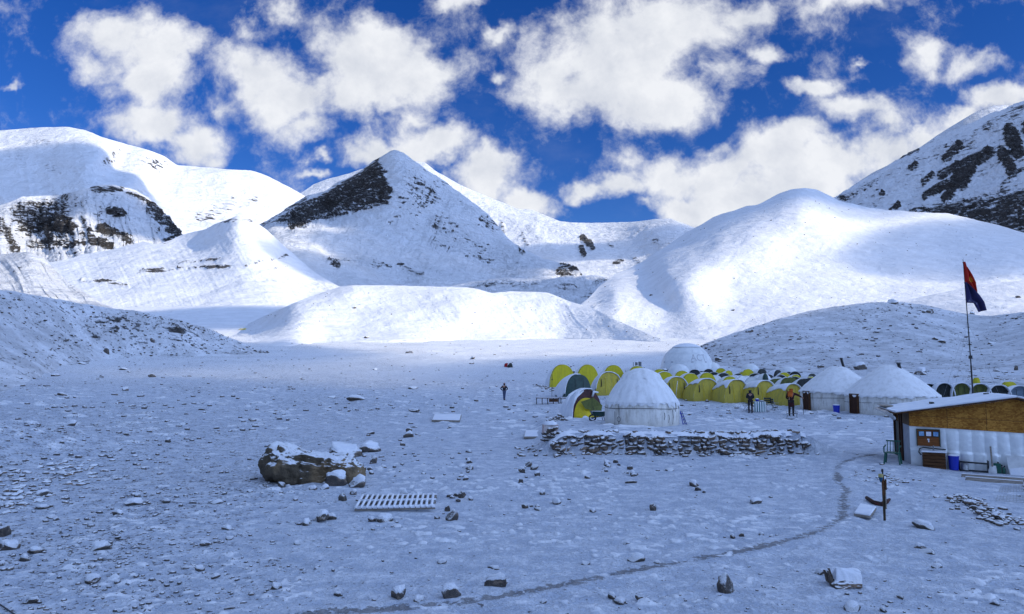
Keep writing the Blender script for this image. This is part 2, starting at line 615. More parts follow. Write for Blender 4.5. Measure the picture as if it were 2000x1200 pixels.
def ground_at(px, py, t0=4.0, t1=900.0):
    """where a sight line meets the valley floor"""
    a, b = ray(px, py)
    ts = np.geomspace(t0, t1, 900)
    h = H + b * ts - G(a * ts, ts)
    i = np.nonzero(h < 0)[0]
    if len(i) == 0:
        t = t1
    else:
        i = max(int(i[0]), 1)
        lo, hi = ts[i - 1], ts[i]
        for _ in range(30):
            mid = (lo + hi) / 2
            if H + b * mid - float(G(a * mid, mid)) < 0:
                hi = mid
            else:
                lo = mid
        t = (lo + hi) / 2
    return Vector((float(a * t), float(t), float(G(a * t, t))))


TRAIL = [(560, 1206), (700, 1196), (820, 1190), (900, 1180), (1000, 1166), (1100, 1146), (1180, 1130), (1260, 1112), (1340, 1098), (1420, 1086), (1500, 1068),
         (1560, 1052), (1610, 1036), (1645, 1014), (1656, 990), (1650, 965), (1640, 940), (1634, 918), (1648, 902), (1685, 893), (1722, 890)]


def make_ground():
    th = np.radians(np.concatenate([np.linspace(-180, -48, 60)[:-1], np.linspace(-48, 48, 760), np.linspace(48, 180, 60)[1:]]))
    r = np.concatenate([np.linspace(.6, 6, 14)[:-1], np.geomspace(6, 420, 620), np.geomspace(430, 9000, 40)])
    TT, RR = np.meshgrid(th, r)
    X, Y = RR * np.sin(TT), RR * np.cos(TT)
    Z = G(X, Y)
    g = gravel_zone(X, Y)
    lump = np.clip(1.4 - RR / 60, 0, 1)
    Z = Z + lump * .022 * fbm(X / .55, Y / .55, 0, 2, 14)
    near = (RR < 95) & (np.abs(np.arctan2(X, Y)) < .85)
    lp = np.zeros_like(X)
    xn, yn = X[near], Y[near]
    clump = .35 + .9 * np.clip(fbm(xn / 2.3, yn / 2.3, 0, 3, 41) + .35, 0, 1)
    rn = RR[near]
    la = fbm(xn / .21, yn / .21, 0, 2, 15)
    lb = fbm(xn / .62, yn / .62, 0, 2, 16)
    fa = sstep(rn, 22, 40)
    lp[near] = np.clip((la * (1 - fa) + lb * fa) * 1.5 - .50 + .25 * clump, 0, 1) * clump
    Z = Z + lp * .075 * np.clip(RR / 22, 1, 2.2)
    V = np.stack([X, Y, Z], -1).reshape(-1, 3)
    me = np_mesh('ground', V, grid_quads(len(r), len(th), True), {'gravel': g.ravel(), 'path': np.zeros(g.size), 'lumps': lp.ravel(), 'thick': (sstep(RR, 62, 175) * .9 * np.clip(1 + .5 * fbm(X / 14, Y / 14, 0, 3, 77), 0, 1)).ravel()})  # 'thick' carries snow cover plus sunlit brightness painted into the far plain
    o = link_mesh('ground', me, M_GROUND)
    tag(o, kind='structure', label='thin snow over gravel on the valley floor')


def make_trail():
    P = np.array([[*ground_at(x, y)[:2]] for x, y in TRAIL])
    seg = np.r_[0, np.cumsum(np.hypot(*np.diff(P, axis=0).T))]
    n = 420
    s = np.linspace(0, seg[-1], n)
    cx, cy = np.interp(s, seg, P[:, 0]), np.interp(s, seg, P[:, 1])
    for _ in range(30):
        cx[1:-1] = (cx[:-2] + cx[1:-1] * 2 + cx[2:]) / 4
        cy[1:-1] = (cy[:-2] + cy[1:-1] * 2 + cy[2:]) / 4
    cx = cx + .10 * fbm(s / 1.4, 0, 0, 2, 3)
    dx, dy = np.gradient(cx), np.gradient(cy)
    L = np.hypot(dx, dy)
    nx, ny = -dy / L, dx / L
    w = np.linspace(-.75, .75, 25)
    X = cx[None] + nx[None] * w[:, None]
    Y = cy[None] + ny[None] * w[:, None]
    Z = G(X, Y) + .050 - .12 * (np.abs(w[:, None]) / .75) ** 2 - .03 * np.exp(-(w[:, None] / .2) ** 2)
    pv = np.exp(-(w[:, None] / .21) ** 2) * np.ones_like(X) * (.92 + .34 * fbm(s / 1.1, 3, 0, 2, 9)[None])
    pv[:, s > seg[-1] - 4] *= 1.05
    me = np_mesh('path', np.stack([X, Y, Z], -1).reshape(-1, 3), grid_quads(25, n, True), {'gravel': gravel_zone(X, Y).ravel() * .6, 'path': pv.ravel()})
    tag(link_mesh('path', me, M_GROUND), kind='structure', label='dark trodden footpath winding through the snow')


# ------------------------------------------------------------------ hills and mountains
def tps(ctrl, X, Y, reg=2e-3):
    c = np.array(ctrl, float)
    p = c[:, :2] / 200.0
    v = np.log(c[:, 2])

    def U(r2):
        return np.where(r2 > 1e-12, r2 * np.log(np.maximum(r2, 1e-12)) * .5, 0)
    n = len(c)
    K = U(((p[:, None] - p[None]) ** 2).sum(-1)) + np.eye(n) * reg
    A = np.zeros((n + 3, n + 3))
    A[:n, :n] = K
    A[:n, n] = 1
    A[:n, n + 1:] = p
    A[n:, :n] = A[:n, n:].T
    w = np.linalg.solve(A, np.r_[v, 0, 0, 0])
    q = np.stack([X.ravel(), Y.ravel()], -1) / 200.0
    out = w[n] + q @ w[n + 1:]
    for i in range(n):
        out = out + w[i] * U(((q - p[i]) ** 2).sum(-1))
    return np.exp(out).reshape(X.shape)


def segmask(X, Y, segs):
    m = np.zeros_like(X)
    for s in segs:
        if s[0] == 'poly':
            pts, soft, st = s[1], s[2], s[3]
            ins = np.zeros(X.shape, bool)
            dmin = np.full(X.shape, 1e9)
            for (x0, y0), (x1, y1) in zip(pts, pts[1:] + pts[:1]):
                c = ((y0 > Y) != (y1 > Y)) & (X < (x1 - x0) * (Y - y0) / ((y1 - y0) or 1e-9) + x0)
                ins ^= c
                t = np.clip(((X - x0) * (x1 - x0) + (Y - y0) * (y1 - y0)) / ((x1 - x0) ** 2 + (y1 - y0) ** 2 + 1e-9), 0, 1)
                dmin = np.minimum(dmin, np.hypot(X - x0 - t * (x1 - x0), Y - y0 - t * (y1 - y0)))
            d = np.where(ins, dmin, -dmin)
            m = np.maximum(m, st * sstep(d, -soft, soft))
        else:
            x0, y0, x1, y1, r, st = s
            t = np.clip(((X - x0) * (x1 - x0) + (Y - y0) * (y1 - y0)) / ((x1 - x0) ** 2 + (y1 - y0) ** 2 + 1e-9), 0, 1)
            d = np.hypot(X - x0 - t * (x1 - x0), Y - y0 - t * (y1 - y0))
            m = np.maximum(m, st * (1 - sstep(d, r * .35, r)))
    return m


SHEETS = {}


def sheet(key, name, sil, foot, ctrl, mat, label, nx=400, ny=140, amp=.006, size=60., seed=1, gully=0., gx=30., gy=140., jag=1.0,
          rock=(), base=0.0, crag=.004, gfoot=False, lean=0., streak=0., reg=2e-3):
    sil, foot = np.array(sil, float), np.array(foot, float)
    ctrl = [tuple(c) for c in ctrl]
    if gfoot:                                   # the foot lies on the valley floor
        for fx, fy in foot:
            ctrl.append((fx, fy, ground_at(fx, fy)[1]))
    px = np.linspace(sil[0, 0], sil[-1, 0], nx)
    yr = np.interp(px, sil[:, 0], sil[:, 1])
    for _ in range(3):
        yr[1:-1] = (yr[:-2] + 2 * yr[1:-1] + yr[2:]) / 4
    yr = yr + jag * fbm(px / 22, 0, seed, 5, seed, .6) * 2.0
    yf = np.interp(px, foot[:, 0], foot[:, 1])
    v = np.linspace(0, 1, ny) ** 1.15
    PX = np.broadcast_to(px, (ny, nx)).copy()
    PY = yr[None] + (yf - yr)[None] * v[:, None]
    D = tps(ctrl, PX, PY, reg)
    a, b = ray(PX, PY)
    taper = np.clip(v * 9, .06, 1)[:, None]
    if gully:
        wx = 14 * fbm(PX / 60, PY / 60, 0, 2, seed + 3)
        gl = ridged((PX + lean * PY + wx) / gx, PY / gy, 0, 4, seed + 5, .55)
        D = D * (1 - gully * gl * taper * np.clip((1.02 - v[:, None]) * 6, 0, 1))
    P = np.stack([a * D, D, H + b * D], -1)
    rk = base + segmask(PX, PY, rock)
    N = np.cross(np.gradient(P, axis=1), np.gradient(P, axis=0))
    N /= np.linalg.norm(N, axis=-1, keepdims=True) + 1e-9
    N[N[..., 2] < 0] *= -1
    sc = D / F
    q = P / size
    dis = amp * D * fbm(q[..., 0], q[..., 1], q[..., 2], 6, seed, .52)
    q2 = P / (size * .16)
    dis = dis + crag * D * np.clip(rk + .1, 0, 1) * ridged(q2[..., 0], q2[..., 1], q2[..., 2] * 1.6, 4, seed + 9, .6)
    if streak:
        dis = dis + streak * D * fbm((PX + lean * PY) / 4.0, PY / 60, 0, 3, seed + 21)
    P = P + N * (dis * taper)[..., None]
    # far side of the ridge, and a skirt below the foot
    rows = [P]
    top = P[0]
    hgt = np.clip(top[:, 2:3] - np.minimum(P[-1][:, 2:3], top[:, 2:3] - 1), 4, None)
    bk = []
    for k in range(8, 0, -1):
        s = k / 8.0
        dirv = np.stack([a[0], np.ones(nx), np.zeros(nx)], -1)
        w = 1.6 * hgt * s
        bump_ = .12 * hgt * s * fbm(top[:, 0] / (size * 2), k * 1.3, 0, 3, seed + 31)[:, None]
        bk.append(top + dirv * w + np.array([0, 0, -1.0]) * (hgt * (s ** 1.35) * 1.0) + np.array([0, 0, 1.0]) * bump_)
    sk = P[-1] + np.stack([0 * a[-1], -.03 * D[-1], -.05 * D[-1] - 1.5], -1)
    V = np.concatenate([np.array(bk), P, sk[None]], 0)
    R = np.concatenate([np.repeat(rk[:1], 8, 0), rk, rk[-1:]], 0)
    nr = V.shape[0]
    me = np_mesh(name, V.reshape(-1, 3), grid_quads(nr, nx), {'rock': R.ravel(), 'gravel': np.full(R.size, .6), 'path': np.zeros(R.size)})
    o = link_mesh(name, me, mat)
    tag(o, kind='structure', label=label)
    SHEETS[key] = (PX, PY, P, N)
    return o


M_GROUND = mat_ground()
make_ground()
make_trail()

M_NEAR = mat_mountain('moraine_snow', .55, thin=.30, speck=.7, lump=1.2, steep=.9)
M_MID = mat_mountain('hill_snow', 1.2, thin=.10, speck=-.25, lump=.55, steep=.7)
M_FAR = mat_mountain('mountain_snow', 5.0, thin=.10, lump=1.7)
M_FAR2 = mat_mountain('glacier_snow', 8.0, thin=.05, lump=1.3)
M_RIGHT = mat_mountain('crag_snow', 2.6, thin=.04, speck=-.05, lump=1.1, steep=.80)
M_HUMP = mat_mountain('ridge_snow', 3.0, thin=.08, lump=.6, steep=.70)
M_RUB = mat_mountain('glacier_rubble', 2.2, thin=.15, speck=.1, lump=1.3)

sheet('massif', 'mountain', [(-220, 268), (-100, 262), (0, 255), (60, 250), (130, 248), (165, 254), (200, 268), (250, 283), (290, 293), (320, 305), (345, 323),
      (400, 327), (440, 331), (490, 333), (520, 343), (550, 358), (580, 374), (620, 398), (680, 430)],
      [(-220, 500), (0, 480), (300, 490), (420, 470), (520, 470), (680, 490)],
      [(-220, 268, 3300), (0, 255, 3300), (130, 248, 3250), (200, 268, 3250), (290, 293, 3400), (345, 323, 3600), (440, 331, 3700), (580, 374, 3900), (680, 430, 4000),
       (205, 310, 2880), (250, 365, 2650), (225, 320, 3150), (290, 370, 3000), (350, 380, 3150), (100, 320, 2800), (0, 330, 2750), (-220, 350, 2700),
       (-220, 500, 2300), (0, 480, 2300), (150, 400, 2450), (300, 490, 2500), (420, 430, 3000), (420, 470, 2800), (500, 400, 3400), (520, 470, 3000), (680, 490, 3100)],
      M_FAR2, 'broad glaciated snow mountain with a rounded dome and bright icefall', nx=420, ny=170, amp=.008, size=330, seed=3, gully=.008, gx=80, gy=90, jag=.5,
      rock=[(0, 300, 110, 330, 16, .22), (60, 270, 110, 280, 12, .25), (10, 310, 60, 320, 12, .3), (395, 420, 450, 395, 22, .42), (470, 400, 500, 390, 14, .32), (255, 300, 330, 330, 14, .2)])

sheet('back', 'mountain', [(480, 430), (560, 395), (590, 376), (610, 362), (640, 350), (670, 342), (705, 331), (760, 318), (812, 314), (830, 318), (850, 334), (870, 345),
      (900, 362), (940, 380), (985, 397), (1010, 408), (1040, 410), (1075, 425), (1095, 433), (1130, 435), (1180, 436), (1240, 433), (1280, 428), (1310, 427),
      (1330, 434), (1350, 443), (1400, 455), (1500, 470)], [(480, 520), (800, 560), (1000, 575), (1200, 565), (1500, 560)],
      [(480, 430, 4000), (560, 395, 4000), (705, 331, 4000), (812, 314, 3900), (900, 362, 3700), (1010, 408, 3500), (1095, 433, 3300), (1240, 433, 3100), (1310, 427, 2900),
       (1400, 455, 2700), (1500, 470, 2500), (560, 500, 3200), (800, 500, 2900), (900, 500, 2750), (1000, 500, 2750), (1130, 500, 2600), (1250, 490, 2500),
       (1300, 480, 2350), (480, 520, 3000), (800, 560, 2400), (1000, 575, 1900), (1130, 550, 1900), (1200, 565, 1800), (1500, 560, 1800)],
      M_FAR2, 'white back ridge and cirque wall behind the pyramid peak', nx=460, ny=150, amp=.006, size=300, seed=13, gully=.008, gx=60, gy=80, jag=.7,
      rock=[(1138, 462, 1150, 480, 10, .95), (1152, 470, 1158, 488, 8, .9), (1135, 485, 1140, 500, 9, .95), (1128, 478, 1135, 492, 5, .5), (980, 440, 985, 455, 5, .7),
            (1020, 460, 1030, 480, 6, .6), (1185, 470, 1195, 480, 8, .5), (1200, 515, 1216, 508, 7, .7), (1240, 505, 1250, 515, 8, .6), (1280, 470, 1305, 475, 9, .45), (1235, 460, 1260, 440, 4, .4)])

sheet('cliff', 'mountain', [(-140, 425), (-60, 412), (3, 402), (45, 384), (115, 381), (140, 377), (189, 361), (224, 361), (262, 369), (290, 388), (315, 412), (336, 437), (350, 454), (390, 476)],
      [(-140, 540), (390, 520)],
      [(-140, 425, 2000), (3, 402, 2050), (45, 384, 2100), (115, 381, 2150), (140, 377, 2000), (224, 361, 2050), (290, 388, 2150), (350, 454, 2150), (390, 476, 2150),
       (147, 420, 1830), (165, 475, 1720), (100, 430, 1930), (60, 460, 1880), (20, 450, 1800), (-60, 460, 1700), (230, 430, 1900), (290, 450, 1900), (-140, 540, 1450), (100, 530, 1600), (390, 520, 1750)],
      M_FAR, 'icy rock buttress with a serac rim below the glaciated dome', nx=320, ny=150, amp=.009, size=130, seed=23, gully=.016, gx=26, gy=100, jag=1.2, crag=.009, base=.05,
      rock=[('poly', [(10, 408), (50, 390), (125, 384), (135, 410), (140, 440), (120, 470), (60, 470), (30, 450)], 14, .55), (85, 440, 130, 440, 26, .85), (60, 480, 150, 478, 14, .5),
            (180, 368, 240, 368, 8, .62), (250, 372, 300, 405, 9, .62), (290, 410, 345, 455, 14, .6), (200, 445, 250, 470, 16, .7), (215, 416, 235, 420, 8, .7), (195, 475, 215, 485, 12, .8),
            (175, 450, 185, 480, 10, .6), (160, 455, 165, 480, 8, .6), (0, 440, 25, 490, 16, .55), (320, 470, 335, 465, 8, .7)])

sheet('pyramid', 'mountain', [(470, 458), (510, 438), (545, 417), (575, 397), (600, 382), (615, 378), (636, 373), (662, 354), (675, 351), (692, 343), (708, 333), (727, 317), (742, 307),
      (760, 296), (770, 292), (785, 298), (800, 308), (820, 322), (845, 338), (870, 355), (900, 378), (930, 400), (955, 420), (975, 443), (990, 462), (1005, 478), (1030, 492), (1060, 505),
      (1090, 514), (1110, 519), (1125, 528), (1140, 537), (1160, 548), (1200, 560)], [(470, 620), (1200, 620)],
      [(470, 458, 2000), (510, 438, 2100), (575, 397, 2180), (636, 373, 2200), (708, 333, 2170), (770, 292, 2080), (845, 338, 2130), (900, 378, 2150), (955, 420, 2120), (1005, 478, 2020), (1090, 514, 1850),
       (1160, 548, 1700), (1200, 560, 1600), (768, 335, 1950), (768, 374, 1850), (755, 402, 1790), (775, 450, 1690), (785, 500, 1560), (778, 560, 1370), (670, 400, 2010), (720, 380, 1950), (640, 425, 1980), (570, 432, 1990),
       (535, 452, 1640), (580, 453, 1590), (630, 447, 1610), (680, 440, 1680), (640, 500, 1400), (850, 420, 1890), (900, 470, 1790), (860, 520, 1560), (960, 530, 1640), (1050, 555, 1480),
       (470, 620, 1000), (640, 570, 1150), (650, 620, 1000), (800, 620, 1050), (1000, 620, 1100), (1200, 620, 1150)],
      M_FAR, 'sharp pyramid peak with a dark rock face on its left side', nx=600, ny=250, amp=.0085, size=150, seed=33, gully=.012, gx=62, gy=80, lean=.5, jag=1.5, crag=.009, base=.06,
      rock=[('poly', [(528, 437), (560, 415), (600, 395), (640, 374), (665, 355), (700, 340), (742, 309), (752, 335), (768, 375), (758, 400), (728, 412), (690, 418), (660, 430), (630, 438), (580, 444)], 7, .69),
            (515, 436, 600, 384, 9, .56), (575, 440, 650, 405, 22, .9), (640, 410, 690, 375, 18, .8), (735, 350, 745, 330, 10, .25), (690, 410, 735, 395, 14, .3), (800, 350, 840, 390, 26, .22), (850, 440, 900, 470, 30, .26),
            (780, 520, 800, 530, 10, .35), (800, 530, 825, 538, 8, .55), (1010, 480, 1020, 500, 6, .6), (1100, 520, 1128, 533, 14, .8), (1090, 535, 1130, 535, 10, .6), (860, 470, 1000, 520, 30, .22), (860, 340, 960, 430, 30, .22),
            (650, 510, 760, 520, 10, .3), (700, 500, 760, 520, 10, .2), (640, 512, 660, 525, 6, .6)])

sheet('hump', 'mountain', [(-200, 540), (0, 522), (100, 512), (140, 505), (168, 496), (217, 488), (252, 479), (280, 472), (308, 477), (332, 470), (350, 461), (378, 453), (402, 447), (423, 437), (441, 430), (462, 422),
      (480, 425), (497, 432), (515, 445), (535, 462), (560, 485), (590, 512), (620, 535), (650, 553), (700, 575)], [(-200, 640), (250, 622), (700, 622)],
      [(-200, 540, 1250), (0, 522, 1250), (168, 496, 1300), (280, 472, 1280), (350, 461, 1280), (402, 447, 1220), (462, 422, 1130), (497, 432, 1160), (535, 462, 1190), (590, 512, 1130), (650, 553, 1000), (700, 575, 930),
       (470, 460, 1040), (500, 500, 960), (520, 540, 870), (430, 500, 980), (350, 520, 1000), (250, 530, 1000), (150, 560, 900), (560, 560, 850), (400, 570, 800), (600, 590, 800), (-200, 640, 600), (0, 625, 640), (250, 622, 640), (450, 620, 620), (700, 622, 620)],
      M_HUMP, 'sunlit snow ridge with a blunt top in front of the pyramid peak', nx=460, ny=160, amp=.006, size=80, seed=43, gully=.005, gx=50, gy=120, jag=.8, streak=.0003, lean=-.5,
      rock=[(430, 432, 500, 430, 6, .5), (350, 515, 430, 508, 5, .6), (350, 528, 450, 520, 4, .75), (275, 530, 320, 530, 4, .7), (160, 547, 250, 556, 6, .75), (180, 548, 205, 550, 6, .9), (270, 535, 340, 530, 4, .6), (480, 520, 560, 500, 4, .55),
            (505, 535, 560, 520, 3, .5), (470, 540, 600, 560, 6, .36), (590, 565, 660, 555, 12, .42), (320, 475, 335, 470, 4, .6), (235, 490, 245, 485, 4, .5)])

sheet('spur', 'hill', [(-200, 440), (-120, 462), (-40, 490), (0, 497), (30, 493), (60, 493), (85, 505), (110, 530), (140, 555), (170, 575), (200, 592), (235, 608), (260, 616)], [(-200, 640), (260, 640)],
      [(-200, 440, 860), (-120, 462, 830), (0, 497, 760), (60, 493, 720), (110, 530, 680), (170, 575, 610), (260, 616, 540), (30, 540, 620), (-60, 540, 620), (100, 580, 560), (-200, 640, 460), (0, 640, 450), (260, 640, 450)],
      M_FAR, 'steep fluted snow spur on the left edge', nx=260, ny=110, amp=.006, size=70, seed=53, gully=.016, gx=26, gy=150, lean=-.7, jag=1.0, rock=[(0, 500, 60, 500, 6, .4), (30, 530, 60, 520, 5, .5), (0, 440, 20, 490, 10, .5)])

sheet('glacier', 'glacier_rubble', [(820, 572), (850, 564), (900, 556), (930, 551), (960, 546), (1000, 543), (1050, 544), (1100, 541), (1140, 538), (1180, 542), (1230, 549), (1300, 560)], [(820, 640), (1300, 640)],
      [(820, 572, 900), (960, 546, 980), (1140, 538, 1000), (1300, 560, 900), (960, 575, 780), (1100, 570, 780), (1150, 585, 700), (820, 640, 500), (1050, 640, 520), (1300, 640, 520)],
      M_RUB, 'broken moraine-covered glacier tongue in the shaded gap', nx=300, ny=110, amp=.012, size=28, seed=63, jag=2.2, crag=.006, base=.06,
      rock=[(930, 556, 1050, 552, 10, .42), (1000, 556, 1030, 560, 8, .5), (1060, 545, 1140, 545, 7, .3), (1080, 560, 1130, 566, 9, .42), (1165, 552, 1185, 546, 7, .7), (1130, 590, 1160, 575, 8, .4), (900, 565, 960, 560, 8, .25), (1170, 555, 1210, 545, 8, .4)])

sheet('valley', 'ground', [(100, 612), (250, 601), (330, 599), (450, 597), (560, 597), (640, 600), (720, 604)], [(100, 690), (720, 690)],
      [(100, 612, 600), (330, 599, 620), (560, 597, 620), (720, 604, 600), (100, 690, 300), (400, 640, 420), (720, 690, 300)],
      M_MID, 'shaded hollow behind the left moraine', nx=240, ny=60, amp=.003, size=40, seed=73, jag=.5)

sheet('rim', 'mountain', [(1640, 380), (1700, 340), (1780, 300), (1830, 265), (1870, 240), (1900, 222), (1920, 213), (1940, 206), (1960, 205), (1990, 210), (2060, 228), (2160, 260)], [(1640, 420), (2160, 380)],
      [(1640, 380, 1900), (1780, 300, 1800), (1940, 206, 1750), (2160, 260, 1700), (1640, 420, 1800), (1800, 380, 1550), (1950, 320, 1450), (2160, 380, 1300)],
      M_FAR, 'far white summit glowing behind the right-hand crags', nx=200, ny=70, amp=.004, size=90, seed=83, jag=.4)

sheet('right', 'mountain', [(1540, 436), (1600, 402), (1630, 386), (1650, 372), (1680, 356), (1720, 335), (1750, 313), (1780, 296), (1820, 275), (1860, 255), (1900, 238), (1940, 220), (1960, 212), (2000, 197), (2060, 170), (2150, 130), (2300, 60), (2420, 20)],
      [(1540, 470), (1700, 470), (1850, 480), (2000, 500), (2420, 560)],
      [(1540, 436, 1150), (1600, 402, 1160), (1750, 313, 1140), (1860, 255, 1090), (2000, 197, 1010), (2150, 130, 940), (2420, 20, 850), (1700, 400, 960), (1850, 380, 850), (1950, 330, 830), (2100, 300, 720),
       (1540, 470, 900), (1700, 470, 800), (1850, 480, 700), (2000, 500, 600), (2420, 560, 420)],
      M_RIGHT, 'steep snowy mountainside with dark crags on the right', nx=460, ny=200, amp=.007, size=60, seed=93, gully=.010, gx=34, gy=120, lean=1.2, jag=2.6, crag=.008, base=.19,
      rock=[(1975, 260, 1990, 300, 20, .95), (1960, 300, 1975, 330, 16, .75), (1870, 330, 1930, 300, 18, .8), (1840, 345, 1870, 325, 12, .55), (1880, 360, 1895, 330, 17, .95), (1850, 390, 1870, 350, 15, .85), (1810, 385, 1850, 360, 12, .7),
            (1845, 310, 1875, 285, 10, .6), (1760, 305, 1790, 293, 9, .55), (1740, 410, 1755, 400, 7, .8), (1780, 330, 1790, 322, 7, .6), (1720, 380, 1727, 378, 5, .7), (1805, 360, 1825, 345, 7, .55),
            ('poly', [(1770, 415), (1850, 400), (1900, 390), (1990, 375), (2060, 380), (2060, 480), (1950, 462), (1880, 450), (1840, 430)], 12, .50), (1900, 420, 1990, 440, 22, .62), (1650, 390, 1720, 350, 8, .2), (1640, 385, 1650, 390, 6, .4), (1930, 250, 2000, 210, 14, .3),
            (1960, 370, 2000, 330, 10, .3), (2010, 250, 2050, 300, 20, .7)])

sheet('hill', 'hill', [(1105, 612), (1130, 598), (1149, 584), (1170, 560), (1200, 537), (1224, 527), (1254, 512), (1290, 488), (1320, 468), (1350, 449), (1368, 440), (1392, 425), (1410, 417), (1434, 411), (1458, 402), (1476, 401),
      (1488, 396), (1520, 379), (1545, 370), (1570, 367), (1595, 370), (1615, 380), (1640, 393), (1680, 402), (1720, 409), (1780, 414), (1850, 417), (1900, 428), (1950, 440), (2000, 455), (2150, 490), (2260, 510)],
      [(1105, 652), (1250, 660), (1400, 668), (1700, 690), (2000, 680), (2260, 680)],
      [(1570, 367, 660), (1640, 393, 670), (1720, 409, 680), (1850, 417, 670), (2000, 455, 600), (2260, 510, 500), (1476, 401, 670), (1392, 425, 745), (1355, 446, 765), (1320, 468, 770), (1254, 512, 700), (1200, 537, 605), (1170, 560, 520), (1149, 584, 435),
       (1540, 398, 600), (1475, 438, 545), (1400, 478, 490), (1345, 506, 462), (1300, 530, 436), (1200, 576, 390), (1140, 602, 371), (1550, 500, 468), (1640, 450, 545), (1760, 480, 512), (1720, 540, 425), (1850, 520, 452), (1980, 530, 425), (1420, 560, 398), (1600, 590, 362), (1300, 600, 368), (1220, 620, 349),
       (1105, 652, 362), (1160, 652, 345), (1250, 655, 325), (1400, 660, 300), (1550, 660, 285), (1700, 690, 260), (2000, 680, 260), (2260, 680, 260)],
      M_MID, 'smooth snow hill with a rounded summit on the right', nx=520, ny=200, amp=.0045, size=60, reg=.012, seed=103, gully=.003, gx=60, gy=300, lean=.9, jag=.6,
      rock=[(1520, 385, 1560, 385, 4, .3), (1900, 590, 1990, 520, 30, .12), (1860, 470, 1990, 510, 30, .18), (1160, 600, 1180, 590, 6, .4)])

sheet('bench', 'hill', [(1600, 620), (1650, 607), (1700, 598), (1780, 585), (1830, 574), (1880, 563), (1940, 553), (2000, 548), (2150, 535), (2260, 528)], [(1600, 680), (2260, 680)],
      [(1600, 620, 300), (1780, 585, 310), (2000, 548, 310), (2260, 528, 300), (1600, 680, 240), (1800, 640, 250), (2000, 620, 240), (2260, 680, 200)],
      M_MID, 'bright snow bench above the shaded knoll', nx=220, ny=60, amp=.004, size=30, seed=113, jag=.5)

sheet('moraine', 'hill', [(400, 672), (440, 652), (480, 634), (520, 616), (560, 598), (600, 582), (640, 568), (665, 560), (690, 557), (760, 558), (850, 560), (920, 562), (935, 565), (960, 573), (1000, 569), (1040, 570), (1070, 572),
      (1090, 580), (1110, 588), (1130, 594), (1160, 604), (1200, 621), (1240, 640), (1290, 662)], [(400, 676), (520, 676), (620, 670), (700, 668), (900, 664), (1100, 662), (1200, 664), (1290, 668)],
      [(400, 672, 335), (560, 598, 345), (690, 557, 360), (920, 562, 365), (1070, 572, 370), (1130, 594, 352), (1200, 621, 325), (700, 610, 325), (900, 610, 325)],
      M_MID, 'low sunlit snow moraine across the valley', nx=420, ny=110, amp=.005, size=34, seed=123, gully=.0025, gx=40, gy=200, lean=-.8, jag=.5, gfoot=True, streak=.00012,
      rock=[(465, 650, 480, 660, 5, .3)])

sheet('knoll', 'hill', [(1345, 690), (1373, 673), (1439, 649), (1505, 628), (1571, 609), (1637, 598), (1703, 591), (1752, 590), (1802, 595), (1851, 606), (1884, 613), (1934, 618), (1960, 614), (2000, 609), (2150, 598), (2260, 592)],
      [(1345, 704), (1400, 713), (1500, 723), (1700, 737), (1900, 748), (2260, 770)],
      [(1373, 673, 175), (1505, 628, 190), (1703, 591, 200), (1851, 606, 200), (2000, 609, 195), (2260, 592, 185), (1700, 660, 160), (1900, 680, 150)],
      M_NEAR, 'shaded stony knoll behind the tents', nx=460, ny=130, amp=.006, size=20, seed=133, jag=.9, gfoot=True, base=.02, crag=.002)

sheet('left', 'hill', [(-260, 535), (-150, 548), (0, 566), (50, 573), (100, 583), (150, 592), (200, 600), (240, 605), (290, 611), (350, 626), (400, 641), (450, 660), (490, 680), (521, 691)],
      [(-260, 830), (-150, 805), (0, 765), (60, 750), (110, 728), (140, 713), (175, 706), (315, 697), (400, 695), (521, 692.5)],
      [(-260, 535, 110), (-150, 548, 115), (0, 566, 130), (200, 600, 155), (350, 626, 172), (450, 660, 190), (521, 691, 199), (60, 660, 118), (200, 660, 150)],
      M_NEAR, 'stony snow-dusted moraine bank on the left', nx=460, ny=150, amp=.008, size=14, seed=143, jag=1.4, gfoot=True, base=.03, crag=.003)
# ------------------------------------------------------------------ materials of the camp
def simple(name, col, rough=.75, col2=None, scale=6.0, bscale=None, bdist=.01, metallic=0.0, spec=.25, lo=.35, hi=.65):
    m, t, b = new_mat(name)
    p = pos(t)
    if col2:
        t.set(b.inputs['Base Color'], t.mix(t.step(t.noise(p, scale, 5, .62), lo, hi), col, col2))
    else:
        b.inputs['Base Color'].default_value = tuple(col) + (1,)
    b.inputs['Roughness'].default_value = rough
    b.inputs['Metallic'].default_value = metallic
    b.inputs['Specular IOR Level'].default_value = spec
    if bscale:
        bump(t, b, t.noise(p, bscale, 5, .6), bdist, .8)
    return m


def canvas(name, col, dirt, sc=1.5, bd=.06):
    """weathered cloth: water stains running down, dirt near the hem"""
    m, t, b = new_mat(name)
    p = pos(t)
    st = t.noise(t.vmath('MULTIPLY', p, (3.0, 3.0, .55)), sc, 6, .68)
    st2 = t.noise(p, sc * 5, 5, .65)
    z = t.add('ShaderNodeSeparateXYZ', {0: p}).outputs[2]
    hem = t.step(t.math('ADD', z, t.math('MULTIPLY', st2, .5)), .15, .8, .55, 0)
    f = t.math('MAXIMUM', t.math('MULTIPLY', t.step(t.math('ADD', st, t.math('MULTIPLY', st2, .3)), .56, .86), .8), hem)
    t.set(b.inputs['Base Color'], t.mix(f, col, dirt))
    b.inputs['Roughness'].default_value = .85
    bump(t, b, t.math('ADD', t.noise(p, 3.2, 4, .6), t.math('MULTIPLY', t.noise(p, 40, 2, .5), .08)), bd, .9)
    return m


